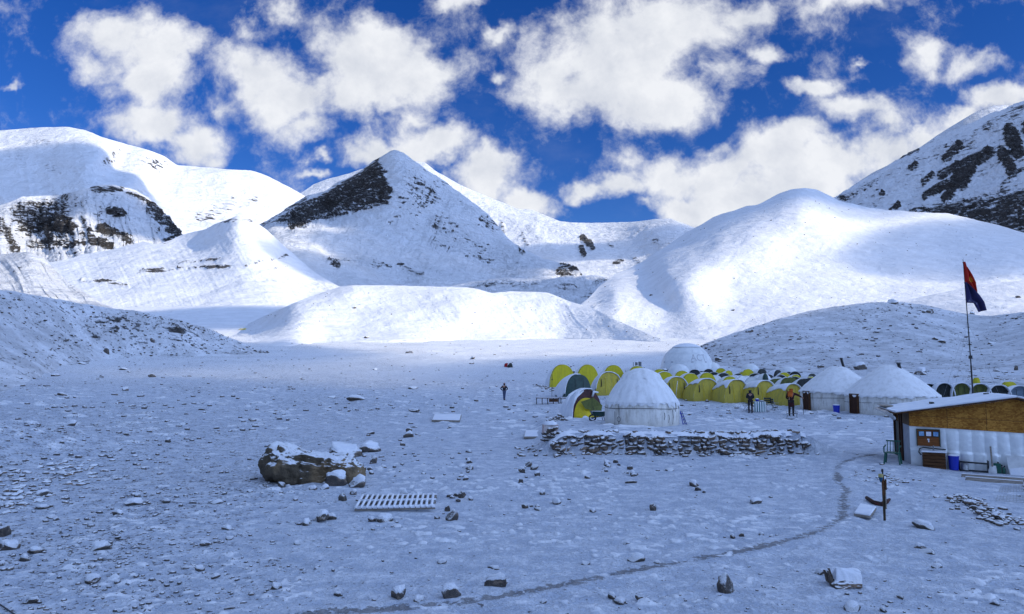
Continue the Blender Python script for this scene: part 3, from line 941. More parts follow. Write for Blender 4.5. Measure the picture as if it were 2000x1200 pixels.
def snowcap():
    m, t, b = new_mat('settled_snow')
    p = pos(t)
    t.set(b.inputs['Base Color'], t.mix(t.step(t.noise(p, 2.2, 5, .6), .3, .7), (.76, .79, .85), (.88, .89, .91)))
    bump(t, b, t.noise(p, 5, 6, .6), .05, .7)
    return m


def wood(name, lo, hi, axis=(1.2, 9, 9), sc=2.2):
    m, t, b = new_mat(name)
    p = pos(t)
    n = t.noise(t.vmath('MULTIPLY', p, axis), sc, 6, .65)
    t.set(b.inputs['Base Color'], t.mix(t.step(n, .3, .7), lo, hi))
    bump(t, b, n, .01, .6)
    return m


def osb():
    m, t, b = new_mat('strand_board')
    p = pos(t)
    v = t.add('ShaderNodeTexVoronoi', {'Vector': t.vmath('ADD', t.vmath('MULTIPLY', p, (1, 1, 1.6)), t.vmath('SCALE', t.noise(p, 9, 3, .6, out=1), .12)), 'Scale': 15.0})
    c1 = t.mix(t.add('ShaderNodeSeparateColor', {0: v.outputs['Color']}).outputs[0], (.34, .135, .022), (.66, .33, .065))
    c2 = t.mix(t.step(t.noise(p, 1.1, 4, .6), .3, .75), (.95, .90, .85), (.52, .44, .36))
    mx = t.add('ShaderNodeMix', data_type='RGBA', blend_type='MULTIPLY')
    mx.inputs[0].default_value = 1
    t.set(mx.inputs[6], c1)
    t.set(mx.inputs[7], c2)
    t.l.new(mx.outputs[2], b.inputs['Base Color'])
    bump(t, b, t.add('ShaderNodeSeparateColor', {0: v.outputs['Color']}).outputs[1], .004, .6)
    return m


M_SNOWCAP = snowcap()
M_CANVAS = canvas('weathered_white_canvas', (.80, .78, .72), (.44, .41, .35))
M_FELT = canvas('yurt_roof_cloth', (.86, .865, .87), (.68, .68, .67), 1.0, .02)
M_YELLOW = canvas('yellow_tent_cloth', (.60, .48, .075), (.38, .32, .09), 1.2)
M_LIME = canvas('lime_tent_cloth', (.56, .50, .03), (.40, .36, .04), 1.2)
M_BRIGHT = simple('bright_yellow_cloth', (.80, .62, .02), .6, (.62, .48, .03), 3)
M_OLIVE = canvas('olive_tent_cloth', (.135, .15, .045), (.07, .08, .03))
M_DARK = simple('charcoal_tent_cloth', (.018, .022, .022), .6, (.035, .042, .04), 4)
M_GREEN = simple('dark_green_fly', (.012, .04, .035), .45, (.02, .06, .05), 4, spec=.4)
M_MAROON = simple('maroon_fly', (.055, .016, .018), .5, (.10, .03, .03), 4, spec=.4)
M_WHITEPL = simple('white_dome_skin', (.80, .82, .82), .4, (.70, .73, .74), 1.2)
M_GREYTX = simple('grey_print', (.50, .51, .54), .7)
M_BLUEGREY = simple('blue_grey_tarp', (.13, .18, .24), .6, (.2, .26, .32), 3)
M_ROPE = simple('dark_rope', (.06, .055, .05), .9)
M_BLACK = simple('black_metal', (.02, .02, .022), .5, spec=.4)
M_STEEL = simple('galvanised_steel', (.42, .43, .44), .45, (.3, .31, .32), 6, metallic=.7)
M_DOOR = wood('dark_door_wood', (.035, .016, .010), (.085, .038, .022), (9, 9, 1.2))
M_PLANK = wood('grey_planks', (.20, .17, .14), (.36, .32, .27))
M_BOARD = wood('red_brown_board', (.16, .055, .018), (.27, .10, .03), (1.2, 5, 14))
M_CRATE = wood('dark_brown_slats', (.05, .022, .010), (.13, .06, .025), (1.0, 6, 10))
M_OSB = osb()
M_BLUE = simple('blue_plastic', (.008, .03, .42), .35, spec=.5)
M_GREENPL = simple('green_plastic', (.006, .09, .06), .4, spec=.5)
M_TEAL = simple('teal_stripe', (.01, .14, .16), .7)
M_WHITE = simple('white_board', (.72, .73, .72), .6, (.55, .56, .56), 3)
M_SKIN = simple('skin', (.45, .25, .17), .6)
M_PHOTO = simple('sky_photo', (.10, .24, .48), .3, (.30, .48, .66), 9)
M_PAPER = simple('white_paper', (.80, .80, .84), .7)
M_LILAC = simple('dark_green_frame', (.03, .055, .04), .6)
M_ROCK = mat_stone()
M_ROCKW = mat_stone('wall_stone', (.03, .026, .022), (.19, .15, .12), (.46, .74), 1.0, 8)
M_BOULDER = mat_stone('boulder_stone', (.018, .015, .012), (.17, .135, .09), (.62, .86), 2.0, 9)


def foil():
    m, t, b = new_mat('crumpled_foil_sheet')
    p = pos(t)
    t.set(b.inputs['Base Color'], t.mix(t.noise(p, 3, 4, .6), (.90, .92, .92), (.80, .84, .84)))
    b.inputs['Metallic'].default_value = .35
    b.inputs['Roughness'].default_value = .38
    bump(t, b, t.noise(p, 4, 4, .55), .05, .6)
    return m


M_FOIL = foil()


def mpp(d):
    return d / F


# ------------------------------------------------------------------ yurts
def yurt(px, py, R, prof_wall, prof_roof, label, doors=(), seed=1, ropes=(), pipe=None, fold=.02, frill=.14, drape=False, cap=None):
    """prof_*: (radius, height) from the ground up; doors: bearing from the camera side in degrees"""
    b0 = ground_at(px, py)
    b0 = b0 * ((b0.y + R * .9) / b0.y)
    b0.z = min(float(G(b0.x + R * .9 * math.cos(a), b0.y + R * .9 * math.sin(a))) for a in np.linspace(0, 6.3, 12)) + .02
    face = math.atan2(-b0.x, -b0.y)       # so that local -y looks at the camera
    rz = -math.atan2(b0.x, b0.y)
    r = empty('yurt', b0, rz, label, 'yurt', 'white yurts of the camp')
    w = MB()
    n = 120

    def wob(an, j, rr, zz):
        k = 1 + fold * .5 * float(fbm(math.cos(an) * 3, math.sin(an) * 3, zz * 1.1, 3, seed)) + .012 * math.sin(an * 22 + seed)
        if drape:
            k += .03 * math.exp(-((an - 5.15) / .22) ** 2) * (1 - zz / 1.4)
        return rr * k, zz
    w.lathe([(a, z - (.12 if i == 0 else 0)) for i, (a, z) in enumerate(prof_wall)], n, fn=wob)
    w.build('wall', M_CANVAS, r, True)
    ev = prof_wall[-1]

    def wr(an, j, rr, zz):
        f = rr / prof_roof[0][0]
        a_ = float(fbm(math.cos(an) * 5, math.sin(an) * 5, zz * .7, 3, seed + 4))
        return rr * (1 + fold * .35 * math.sin(an * 17 + seed + 3 * a_) * f + fold * .9 * a_ * f), zz + .05 * f * a_
    fine = []
    for (r0, z0), (r1, z1) in zip(prof_roof, prof_roof[1:]):
        for k in range(4):
            fine.append((r0 + (r1 - r0) * k / 4, z0 + (z1 - z0) * k / 4))
    fine.append(prof_roof[-1])
    ro = MB()
    ro.lathe(fine, n, fn=wr, cap=True)
    roof = ro.build('roof', M_FELT, r, True)
    # hem of the roof cloth hanging over the wall, uneven
    h = MB()
    er, ez = prof_roof[0]

    def hem(an, j, rr, zz):
        a_ = float(fbm(math.cos(an) * 6, math.sin(an) * 6, 3, 3, seed + 8))
        drop = frill * (1 + 1.2 * a_ + .35 * math.sin(an * 31))
        return rr * (1 + .012 * math.sin(an * 31) + fold * .3 * a_), ez + .02 - (drop if j == 2 else drop * .5 if j == 1 else 0)
    h.lathe([(er * .999, 0), (er * 1.008, 0), (er * 1.004, 0)], 180, fn=hem)
    h.build('roof_hem', M_FELT, r, True)
    for z in ropes:
        rr = np.interp(z, [p[1] for p in prof_wall], [p[0] for p in prof_wall]) + .025
        rp = MB()
        rp.tube([(rr * math.cos(a), rr * math.sin(a), z + .03 * math.sin(3 * a)) for a in np.linspace(0, 2 * math.pi, 72)], .014, 5, cap=False)
        rp.build('rope', M_ROPE, r, True)
    for deg, wd, hd in doors:
        an = math.radians(-90 + deg)
        rr = prof_wall[0][0] + .06
        q = Matrix.Rotation(an + math.pi / 2, 3, 'Z')
        c = Vector((math.cos(an) * rr, math.sin(an) * rr, 0))
        d = MB()
        d.box(c + q @ Vector((0, -.02, hd / 2)), (wd, .08, hd), q)
        for i in range(3):
            d.box(c + q @ Vector((-wd / 2 + wd * (i + .5) / 3, -.07, hd / 2)), (wd / 3 - .02, .03, hd - .06), q)
        dr = d.build('door', M_DOOR, r)
        fr = MB()
        for sx in (-1, 1):
            fr.box(c + q @ Vector((sx * (wd / 2 + .04), -.05, hd / 2)), (.07, .14, hd + .05), q)
        fr.box(c + q @ Vector((0, -.05, hd + .05)), (wd + .16, .14, .07), q)
        fr.build('door_frame', M_CRATE, dr)
    if pipe:
        bx, by, z0, z1, lean, rad = pipe
        s = MB()
        s.tube([(bx, by, z0), (bx + lean * .6, by, z0 + (z1 - z0) * .6), (bx + lean, by, z1)], rad, 12)
        pp = s.build('stove_pipe', M_BLACK, r, True)
        c2 = MB()
        c2.tube([(bx + lean, by, z1 - .02), (bx + lean, by, z1 + .06)], rad * 1.25, 12)
        c2.build('pipe_cap', M_BLACK, pp, True)
    return r


y1 = yurt(1254, 834, 1.95, [(1.95, 0), (1.98, .4), (1.96, .9), (1.92, 1.25)], [(1.97, 1.22), (1.70, 1.64), (1.41, 2.08), (1.12, 2.42), (.88, 2.62), (.74, 2.70), (.56, 2.84), (.32, 2.95), (.08, 2.99)],
          'nearest white yurt standing on the stone-walled terrace', seed=3, ropes=(.92,), fold=.03, frill=.17, drape=True)
# crown flap, cords and knots of the near yurt
c = MB()


def flap(an, j, rr, zz):
    return rr * (1.02 + .05 * math.sin(an * 5) + .02 * math.sin(an * 13)), zz - (.10 * (1 + math.sin(an * 5)) if j == 0 else 0)


c.lathe([(1.10, 2.50), (.94, 2.68), (.62, 2.86), (.36, 2.98), (.08, 3.03)], 72, fn=flap, cap=True)
c.build('crown_flap', M_FELT, y1, True)
for deg, z0, z1 in ((-36, .12, 1.15), (-44, .05, .75), (35, .35, .72), (52, .1, .85), (60, .75, 1.2), (43, .2, .62)):
    an = math.radians(-90 + deg)
    t_ = MB()
    t_.tube([(2.01 * math.cos(an), 2.01 * math.sin(an), z1), (2.03 * math.cos(an + .01), 2.03 * math.sin(an + .01), (z0 + z1) / 2), (2.01 * math.cos(an - .01), 2.01 * math.sin(an - .01), z0)], .013, 5)
    t_.build('cord', M_ROPE, y1, True)
an0 = math.radians(-90 - 36)
t_ = MB()
t_.tube([(2.03 * math.cos(an0 + .05 * math.cos(k)), 2.03 * math.sin(an0 + .05 * math.cos(k)), .36 + .13 * math.sin(k)) for k in np.linspace(0, 6.28, 16)], .012, 5, cap=False)
t_.build('cord_loop', M_ROPE, y1, True)

y2 = yurt(1638, 803, 2.9, [(2.85, 0), (2.9, .6), (2.9, 1.1), (2.86, 1.5)], [(2.98, 1.5), (2.55, 1.98), (2.0, 2.45), (1.4, 2.92), (.9, 3.28), (.62, 3.46), (.55, 3.50), (.1, 3.52)],
          'white yurt with a flat-topped roof, the middle one by the blue bin', doors=((-52, .66, 1.45),), seed=11, ropes=(1.0,), pipe=(.55, -.25, 3.2, 4.15, -.22, .10), fold=.014)
y3 = yurt(1741, 814, 3.25, [(3.2, 0), (3.26, .6), (3.26, 1.1), (3.2, 1.5)], [(3.34, 1.5), (2.9, 1.93), (2.3, 2.45), (1.6, 3.0), (1.0, 3.42), (.66, 3.64), (.4, 3.74), (.1, 3.78)],
          'largest white yurt, partly hidden behind the plywood hut', doors=((-48, .74, 1.5),), seed=19, ropes=(.95,), pipe=(.75, -.35, 3.3, 3.85, -.12, .12), fold=.014)


# ------------------------------------------------------------------ tents
def tent_mesh(w, h, d, k0=0.0, back=.45, flat=.8, n=28, m=16, off=0.0, t0=0.0, t1=math.pi, s0=0.0, s1=1.0, seed=0, rag=0.0, lump=0.0):
    """barrel tent: arch across x, ridge along y, front at y = 0"""
    th = np.linspace(t0, t1, n)
    s = np.linspace(s0, s1, m)
    S, T = np.meshgrid(s, th, indexing='ij')
    if rag:
        e = rag * fbm(S * 4, seed, 0, 3, seed)
        e2 = rag * fbm(S * 4, seed + 9, 0, 3, seed + 2)
        f = (T - t0) / (t1 - t0)
        T = t0 + e + (t1 + e2 - t0 - e) * f
    k = 1 - back * np.clip(S, 0, 1) ** 2.2 - k0 * (1 - np.clip(S, 0, 1)) ** 3
    c, sn = np.cos(T), np.clip(np.sin(T), 0, 1)
    X = (w / 2 * np.sign(c) * np.abs(c) ** flat + off * c) * (.45 + .55 * k)
    Z = (h * sn ** flat + off * sn) * k
    Y = d * S
    if lump:
        Z = Z + lump * fbm(X * 1.6, Y * 1.6, seed, 3, seed + 3)
    V = np.stack([X, Y, Z], -1).reshape(-1, 3)
    return V, grid_quads(m, n, True)


def front_mesh(w, h, bulge, flat=.8, n=28, m=8, lean=0.0):
    th = np.linspace(0, math.pi, n)
    q = np.linspace(0, 1, m)
    Q, T = np.meshgrid(q, th, indexing='ij')
    c, sn = np.cos(T), np.clip(np.sin(T), 0, 1)
    X = w / 2 * np.sign(c) * np.abs(c) ** flat * Q
    Z = h * sn ** flat * Q
    Y = -bulge * (1 - Q ** 2) * np.clip(1.2 - Z / h, 0, 1) - lean * 0
    return np.stack([X, Y - .004, Z], -1).reshape(-1, 3), grid_quads(m, n)


def arch_tent(loc, w, h, d, rz, body, front, label, group, seed=0, snow=(.16, .84), door=True, cords=True, snow_s=(-.05, 1.02), bulge=.25, back=.45, flat=.82, k0=0.0, cat='tent', hem=True):
    r = empty('tent', loc, rz, label, cat, group)
    V, Q = tent_mesh(w, h, d, k0, back, flat, seed=seed)
    V[:, 2] -= .06
    link_mesh('canopy', np_mesh('canopy', V, Q), body, r)
    V, Q = front_mesh(w * (1 - .55 * k0) * .995, h * (1 - k0) * .995, bulge, flat)
    V[:, 2] -= .06
    fo = link_mesh('front_panel', np_mesh('front_panel', V, Q), front, r)
    if door:
        for sx in (-.30, .30):
            z = MB()
            pts = [(sx * w * .5, -bulge * (1 - (abs(sx) * .8) ** 2) * min(1, 1.2 - zz / h) - .02 + .01, zz) for zz in np.linspace(0, h * .78, 6)]
            z.tube(pts, .018, 5)
            z.build('door_seam', M_BRIGHT if front is M_YELLOW else M_DARK, fo, True)
    if cords:
        for sx in (-.72, .68):
            cd = MB()
            x = sx * w * .42
            cd.tube([(x, -.10, h * .72), (x + .02, -.14, h * .55), (x + .01, -.13, h * .38)], [.03, .04, .05], 6)
            cd.build('tie_strap', M_ROPE, fo, True)
    if snow:
        V, Q = tent_mesh(w, h, d, k0, back, flat, n=30, m=20, off=.07, t0=math.pi * snow[0], t1=math.pi * snow[1], s0=snow_s[0], s1=snow_s[1], seed=seed, rag=.22, lump=.05)
        V[:, 2] -= .04
        me = np_mesh('snow_cover', V, Q)
        so = link_mesh('snow_cover', me, M_SNOWCAP, r)
        md = so.modifiers.new('thick', 'SOLIDIFY')
        md.thickness = .07
        md.offset = -1
    return r


GY = 'yellow tents in rows across the camp'
row = [  # px, base py, width px, height px, label
    (1322, 779, 50, 43, 'yellow tent with a white pole leaning on its front, beside the nearest yurt'),
    (1381, 783, 56, 43, 'yellow tent with two dark straps, second from the nearest yurt'),
    (1439, 786, 54, 44, 'bright yellow tent behind the black-clad person, third in the front row'),
    (1494, 788, 54, 44, 'yellow tent behind the striped table, fourth in the front row'),
    (1549, 792, 52, 42, 'yellow tent behind the person in the orange hood, end of the front row')]
for i, (px, py, wp, hp, lb) in enumerate(row):
    g = ground_at(px, py)
    s = mpp(g.y)
    arch_tent(g, wp * s, hp * s, 3.6, math.radians(8 + 3 * i), M_YELLOW, M_YELLOW, lb, GY, seed=i + 2, snow=(.20, .76))
g = ground_at(1319, 779)
po = MB()
po.tube([(g.x - .1, g.y - .55, g.z), (g.x + .18, g.y - .32, g.z + 1.75)], .035, 8)
tag(po.build('tent_pole', M_WHITE, None, True), 'white pole leaning against a yellow tent front', 'pole')

back_rows = [  # second and third rows: only their yellow tops show
    (1100, 757, 54, 45, 2.6, 30, M_LIME, 'big lime-yellow tent at the left end of the camp', .07, .62),
    (1149, 756, 48, 44, 2.6, 30, M_LIME, 'lime-yellow tent behind the dark green fly tent, second from the left end', .1, .66),
    (1200, 755, 48, 42, 2.6, 28, M_LIME, 'lime-yellow tent behind the olive tent, third from the left end', .12, .74),
    (1247, 755, 48, 40, 2.6, 26, M_LIME, 'lime-yellow tent mostly hidden by the top of the nearest yurt', .12, .74),
    (1301, 763, 42, 37, 2.6, 22, M_LIME, 'lime-yellow tent top showing right of the nearest yurt roof', .3, .8),
    (1351, 766, 42, 37, 2.6, 22, M_LIME, 'lime-yellow tent top between the first two front-row tents', .3, .8),
    (1383, 764, 40, 36, 2.6, 20, M_LIME, 'lime-yellow tent top above the second front-row tent', .34, .8),
    (1428, 769, 38, 34, 2.6, 18, M_LIME, 'lime-yellow tent top above the third front-row tent', .36, .8),
    (1290, 753, 38, 32, 2.4, 22, M_LIME, 'thin lime-yellow tent top below the white dome, the farther left one', .3, .8),
    (1334, 755, 38, 31, 2.4, 22, M_LIME, 'thin lime-yellow tent top just below the small white dome', .3, .8)]
for i, (px, py, wp, hp, d, a, m, lb, s0, s1) in enumerate(back_rows):
    g = ground_at(px, py)
    s = mpp(g.y)
    arch_tent(g, wp * s, hp * s, d, math.radians(a * .6), m, m, lb, GY, seed=i + 20, snow=(s0, 1.0), door=False, cords=False, snow_s=(.12, 1.02), bulge=.12, back=.35, flat=.9)
g = ground_at(1190, 773)
s = mpp(g.y)
arch_tent(g, 56 * s, 46 * s, 2.8, math.radians(14), M_OLIVE if False else M_YELLOW, M_YELLOW, 'dull yellow tent with a torn dark doorway, left of the nearest yurt', GY, seed=61, snow=(.2, .93))
dk = MB()
dk.put([(g.x + .05, g.y - .62, g.z - .02), (g.x + .62, g.y - .55, g.z - .02), (g.x + .45, g.y - .52, g.z + .75), (g.x + .25, g.y - .5, g.z + 1.15)], [(0, 1, 2, 3)])

# dark tents behind the hut and the far small ones
GD = 'dark and olive tents behind the hut'
for i, (px, py, wp, hp, m, lb) in enumerate([
        (1812, 777, 38, 28, M_DARK, 'dark tent half behind the largest yurt roof'), (1844, 779, 34, 31, M_DARK, 'black tent front above the hut roof, nearest the largest yurt'),
        (1878, 779, 36, 31, M_OLIVE, 'olive green tent left of the flagpole'), (1914, 779, 36, 29, M_OLIVE, 'olive tent right of the flagpole'),
        (1951, 781, 38, 29, M_DARK, 'dark tent with ragged snow edge above the hut ridge'), (1992, 781, 42, 27, M_BLUEGREY, 'blue-grey tent at the right edge of the camp')]):
    g = ground_at(px, py)
    s = mpp(g.y)
    arch_tent(g, wp * s, hp * s, 2.8, math.radians(-16), m, m, lb, GD, seed=80 + i, snow=(.02, .95), cords=False, snow_s=(-.16, 1.02))
for i, (px, py, wp, hp, m, lb) in enumerate([
        (1523, 765, 44, 26, M_OLIVE, 'olive tent left of the two dark green tents'), (1546, 768, 38, 31, M_OLIVE, 'dark olive tent behind the last front-row tent'), (1577, 770, 38, 31, M_DARK, 'charcoal tent beside the roof of the middle yurt')]):
    g = ground_at(px, py)
    s = mpp(g.y)
    arch_tent(g, wp * s, hp * s, 2.6, math.radians(10), m, m, lb, 'dark tents beside the middle yurt', seed=90 + i, snow=(.5, .98), cords=False, snow_s=(.25, 1.0))

FAR_T = [  # px, base py, kind, width px
    (1357, 735, 'd', 24), (1384, 734, 'd', 22), (1395, 742, 'd', 26), (1415, 744, 'd', 30), (1442, 741, 'd', 22), (1476, 745, 'd', 30), (1490, 735, 'd', 26), (1508, 737, 'd', 24), (1521, 738, 'd', 26),
    (1541, 739, 'd', 22), (1553, 741, 'd', 24), (1526, 750, 'd', 28), (1553, 750, 'd', 26), (1588, 744, 'd', 26), (1583, 752, 'd', 26), (1502, 747, 'd', 26),
    (1408, 732, 'y', 22), (1427, 752, 'y', 30), (1533, 743, 'y', 26), (1556, 745, 'y', 24), (1584, 748, 'y', 22), (1424, 735, 'y', 18), (1462, 735, 'y', 26),
    (1450, 754, 'w', 34), (1471, 756, 'w', 32), (1518, 757, 'w', 32), (1505, 756, 'w', 30), (1437, 748, 'w', 28), (1460, 748, 'w', 26), (1400, 752, 'w', 30), (1484, 750, 'w', 28)]
LBL = {'d': 'small dark tent under snow in the far rows of the camp', 'y': 'small yellow tent under snow in the far rows of the camp', 'w': 'small white snow-buried tent behind the front row'}
GRP = {'d': 'small dark tents in the far rows', 'y': 'small yellow tents in the far rows', 'w': 'small white tents behind the front row'}
protos = {}
for i, (px, py, k, wp) in enumerate(FAR_T):
    g = ground_at(px, py)
    s = mpp(g.y)
    if k not in protos:
        m = {'d': M_DARK, 'y': M_LIME, 'w': M_WHITEPL}[k]
        protos[k] = arch_tent((0, 0, 0), 2.4, 1.35, 2.4, 0, m, m, LBL[k], GRP[k], seed=100 + i, snow={'d': (.06, .94), 'y': (.10, .80), 'w': (.12, .9)}[k], door=False, cords=False, snow_s=(.10, 1.0), back=.5, flat=.95)
        o = protos[k]
    else:
        o = copy_tree(protos[k])
    o.location = g
    f = wp * s / 2.4
    o.scale = (f, f, f * random.uniform(.9, 1.15))
    o.rotation_euler.z = math.radians(random.uniform(-25, 40))
for px, py, wp, lb in ((1910, 752, 10, 'yellow tent flap standing up right of the flagpole'), (1974, 756, 24, 'yellow tent with a dark opening at the right of the camp')):
    g = ground_at(px, py)
    s = mpp(g.y)
    arch_tent(g, wp * s, (15 if wp < 12 else 11) * s, 1.6, 0, M_LIME, M_LIME, lb, 'yellow tents beyond the dark ones', seed=120 + wp, snow=(.55, 1.0), door=False, cords=False, snow_s=(.3, 1))

# tent with a dark green fly, and the yellow tent with a maroon fly in front of it
g = ground_at(1130, 776)
s = mpp(g.y)
r = arch_tent(g, 58 * s, 45 * s, 3.2, math.radians(24), M_GREEN, M_GREEN, 'tent under a shiny dark green fly, in front of the lime tents', None, seed=41, snow=(.5, 1.0), cords=False, snow_s=(.0, 1.0), door=True, bulge=.4)
g = ground_at(1146, 816)
s = mpp(g.y)
r = arch_tent(g, 66 * s, 56 * s, 2.6, math.radians(20), M_MAROON, M_MAROON, 'yellow tent with a maroon rain fly folded back over its door', None, seed=47, snow=(.42, 1.04), cords=False, snow_s=(-.1, 1.0), door=False, bulge=.1, flat=.85)
w, h = 66 * s, 56 * s
V, Q = front_mesh(w * .8, h * .68, .55, .9)
V[:, 1] -= .06
V[:, 0] -= .05
vest = link_mesh('vestibule', np_mesh('vestibule', V, Q), M_BRIGHT, r)
z = MB()
z.tube([(.12 * w, -.62, 0), (.10 * w, -.60, h * .3), (.08 * w, -.40, h * .55)], .015, 5)
z.build('zip', M_ROPE, vest, True)
pn = MB()
pn.put([(-.28 * w, -.45, h * .56), (.10 * w, -.58, h * .70), (.44 * w, -.35, h * .42), (.34 * w, -.62, h * .2), (-.18 * w, -.64, h * .33)], [(0, 4, 3, 2, 1)])
pn.build('door_flap', M_OLIVE, r)
for a, b_ in (((-.55 * w, -.25, h * .30), (-.12 * w, -.12, h * .93)), ((-.66 * w, .05, h * .42), (-.26 * w, .3, h * .93)), ((.16 * w, -.14, h * .72), (.36 * w, -.1, h * .86))):
    sb = MB()
    mid = (Vector(a) + Vector(b_)) / 2 + Vector((-.06 * w, -.05, .10 * h))
    sb.tube([a, mid, b_], [.07, .10, .05], 6)
    sb.build('snow_roll', M_SNOWCAP, r, True)


# ------------------------------------------------------------------ white geodesic domes
def dome(px, py, R, h, label, group=None, parts=True, lat=8):
    g = ground_at(px, py)
    g = g * ((g.y + R * .6) / g.y)
    g.z = float(G(g.x, g.y)) - .15
    r = empty('dome_tent', g, -math.atan2(g.x, g.y), label, 'dome tent', group)
    d = MB()
    prof = [(R * math.cos(a) ** .92, h * math.sin(a)) for a in np.linspace(0, math.pi / 2 * .985, 18)]
    d.lathe(prof, 48, cap=True)
    d.build('skin', M_WHITEPL, r, True)
    if parts:
        sc = MB()
        sc.lathe([(R * 1.015 * math.cos(a) ** .92, h * 1.015 * math.sin(a) + .03) for a in np.linspace(1.02, math.pi / 2 * .99, 8)], 48, cap=True,
                 fn=lambda an, j, rr, zz: (rr * (1 + (.03 * math.sin(5 * an) if j == 0 else 0)), zz))
        sc.build('snow_cap', M_SNOWCAP, r, True)
        rb = MB()
        for k in range(10):
            a = 2 * math.pi * k / 10
            rb.tube([(R * 1.004 * math.cos(e) ** .92 * math.cos(a), R * 1.004 * math.cos(e) ** .92 * math.sin(a), h * 1.004 * math.sin(e)) for e in np.linspace(0, 1.5, 12)], .02, 4)
        for e in (.35, .7, 1.02):
            rb.tube([(R * 1.004 * math.cos(e) ** .92 * math.cos(a), R * 1.004 * math.cos(e) ** .92 * math.sin(a), h * 1.004 * math.sin(e)) for a in np.linspace(0, 6.283, 40)], .02, 4, cap=False)
        rb.build('seam', M_FELT, r, True)
        for k, deg in enumerate((-62, -35, 12, 47)):
            a = math.radians(-90 + deg)
            e = .33
            v = MB()
            cc = Vector((R * 1.0 * math.cos(e) ** .92 * math.cos(a), R * math.cos(e) ** .92 * math.sin(a), h * math.sin(e)))
            v.box(cc, (.42, .08, .22), Matrix.Rotation(a + math.pi / 2, 3, 'Z'))
            v.build('vent', M_GREYTX, r)
    return r


D1 = dome(1342, 726, 4.5, 4.75, 'large white dome tent, the biggest in the camp, with faint grey lettering')
g = ground_at(1342, 726)
cu = bpy.data.curves.new('lettering', 'FONT')
cu.body = 'ACT'
cu.size = 1.55
cu.align_x = 'CENTER'
tmp = bpy.data.objects.new('lettering_src', cu)
COL.objects.link(tmp)
bpy.context.view_layer.update()
me = bpy.data.meshes.new_from_object(tmp.evaluated_get(bpy.context.evaluated_depsgraph_get()))
bpy.data.objects.remove(tmp)
for v in me.vertices:                      # wrap the flat letters round the skin
    a = math.radians(-90 + 30) + v.co.x / 4.2
    e = math.asin(min(.98, (1.75 + v.co.y) / 4.75))
    rr = 4.53 * math.cos(e) ** .92
    v.co = (rr * math.cos(a), rr * math.sin(a), 4.78 * math.sin(e))
link_mesh('lettering', me, M_GREYTX, D1, False)
po = MB()
po.lathe([(1.35 * math.cos(a), 1.55 * math.sin(a)) for a in np.linspace(0, 1.54, 10)], 28, c=(4.35, -.6, 0), cap=True)
po.build('porch', M_WHITEPL, D1, True)
GDm = 'small white dome tents'
dome(1326, 731, 1.75, 1.7, 'small white dome in front of the largest dome', GDm, False)
dome(1465, 726, 1.55, 1.35, 'small white dome on the slope, right of the largest dome', GDm, False)
dome(1540, 729, 1.25, 1.05, 'smallest white dome, farther right along the foot of the knoll', GDm, False)
dome(1493, 757, 1.0, 1.75, 'white rounded shelter with a green opening', GDm, False)
g = ground_at(1493, 757)
op = MB()
op.lathe([(.34 * math.cos(a), .75 * math.sin(a)) for a in np.linspace(-1.5, 1.5, 10)], 16, c=(g.x, g.y - .42, g.z + .95))
_o = op.build('doorway', M_GREEN, None, True)
_o.parent = [o for o in bpy.data.objects if o.get('label') == 'white rounded shelter with a green opening'][0]
_o.matrix_parent_inverse = Matrix.LocRotScale(_o.parent.location, _o.parent.rotation_euler, None).inverted()

# small tent out on the flat, yellow sheet on the moraine
g = ground_at(989, 717)
s = mpp(g.y)
r = arch_tent(g, 9 * s, 8 * s, 1.4, math.radians(-20), simple('red_cloth', (.42, .02, .02), .6), simple('red_cloth_front', (.35, .015, .02), .6), 'small red tent alone on the snowy flat beyond the lone person', None, seed=5, snow=(.62, 1.05), door=False, cords=False)
g = ground_at(997, 718)
arch_tent(g, 9 * s, 9 * s, 1.3, math.radians(15), M_DARK, M_DARK, 'small dark tent with snow on it, right beside the red tent', None, seed=6, snow=(.2, .8), door=False, cords=False)
# ------------------------------------------------------------------ the plywood and foil hut
HC = Vector((15.3, 27.9, 0))
HC.z = float(G(15.3, 27.9)) - .04
GV, HV = Vector((.90, -.44, -.035)), Vector((.32, .95, 0)).normalized()
GV = GV.normalized()
UP = Vector((0, 0, 1))
HL, HD = 6.8, 3.3


def HP(s, d, z):
    return HC + GV * s + HV * d + UP * z


hut = empty('hut', HC, 0, 'plywood and silver-foil hut with a snowy low gable roof', 'hut')


def hput(mb, name, mat, smooth=False, parent=None):
    o = mb.build(name, mat, parent or hut, smooth)
    o.matrix_parent_inverse = Matrix.Translation(-HC)
    return o


def hbox(mb, s0, s1, d0, d1, z0, z1, mi=0):
    P = [HP(s, d, z) for z in (z0, z1) for s, d in ((s0, d0), (s1, d0), (s1, d1), (s0, d1))]
    mb.put(P, [(0, 3, 2, 1), (4, 5, 6, 7), (0, 1, 5, 4), (1, 2, 6, 5), (2, 3, 7, 6), (3, 0, 4, 7)], mi)


def ztop(s):
    return 2.03 + (2.72 - 2.03) * (1 - abs(s - HL / 2) / (HL / 2))


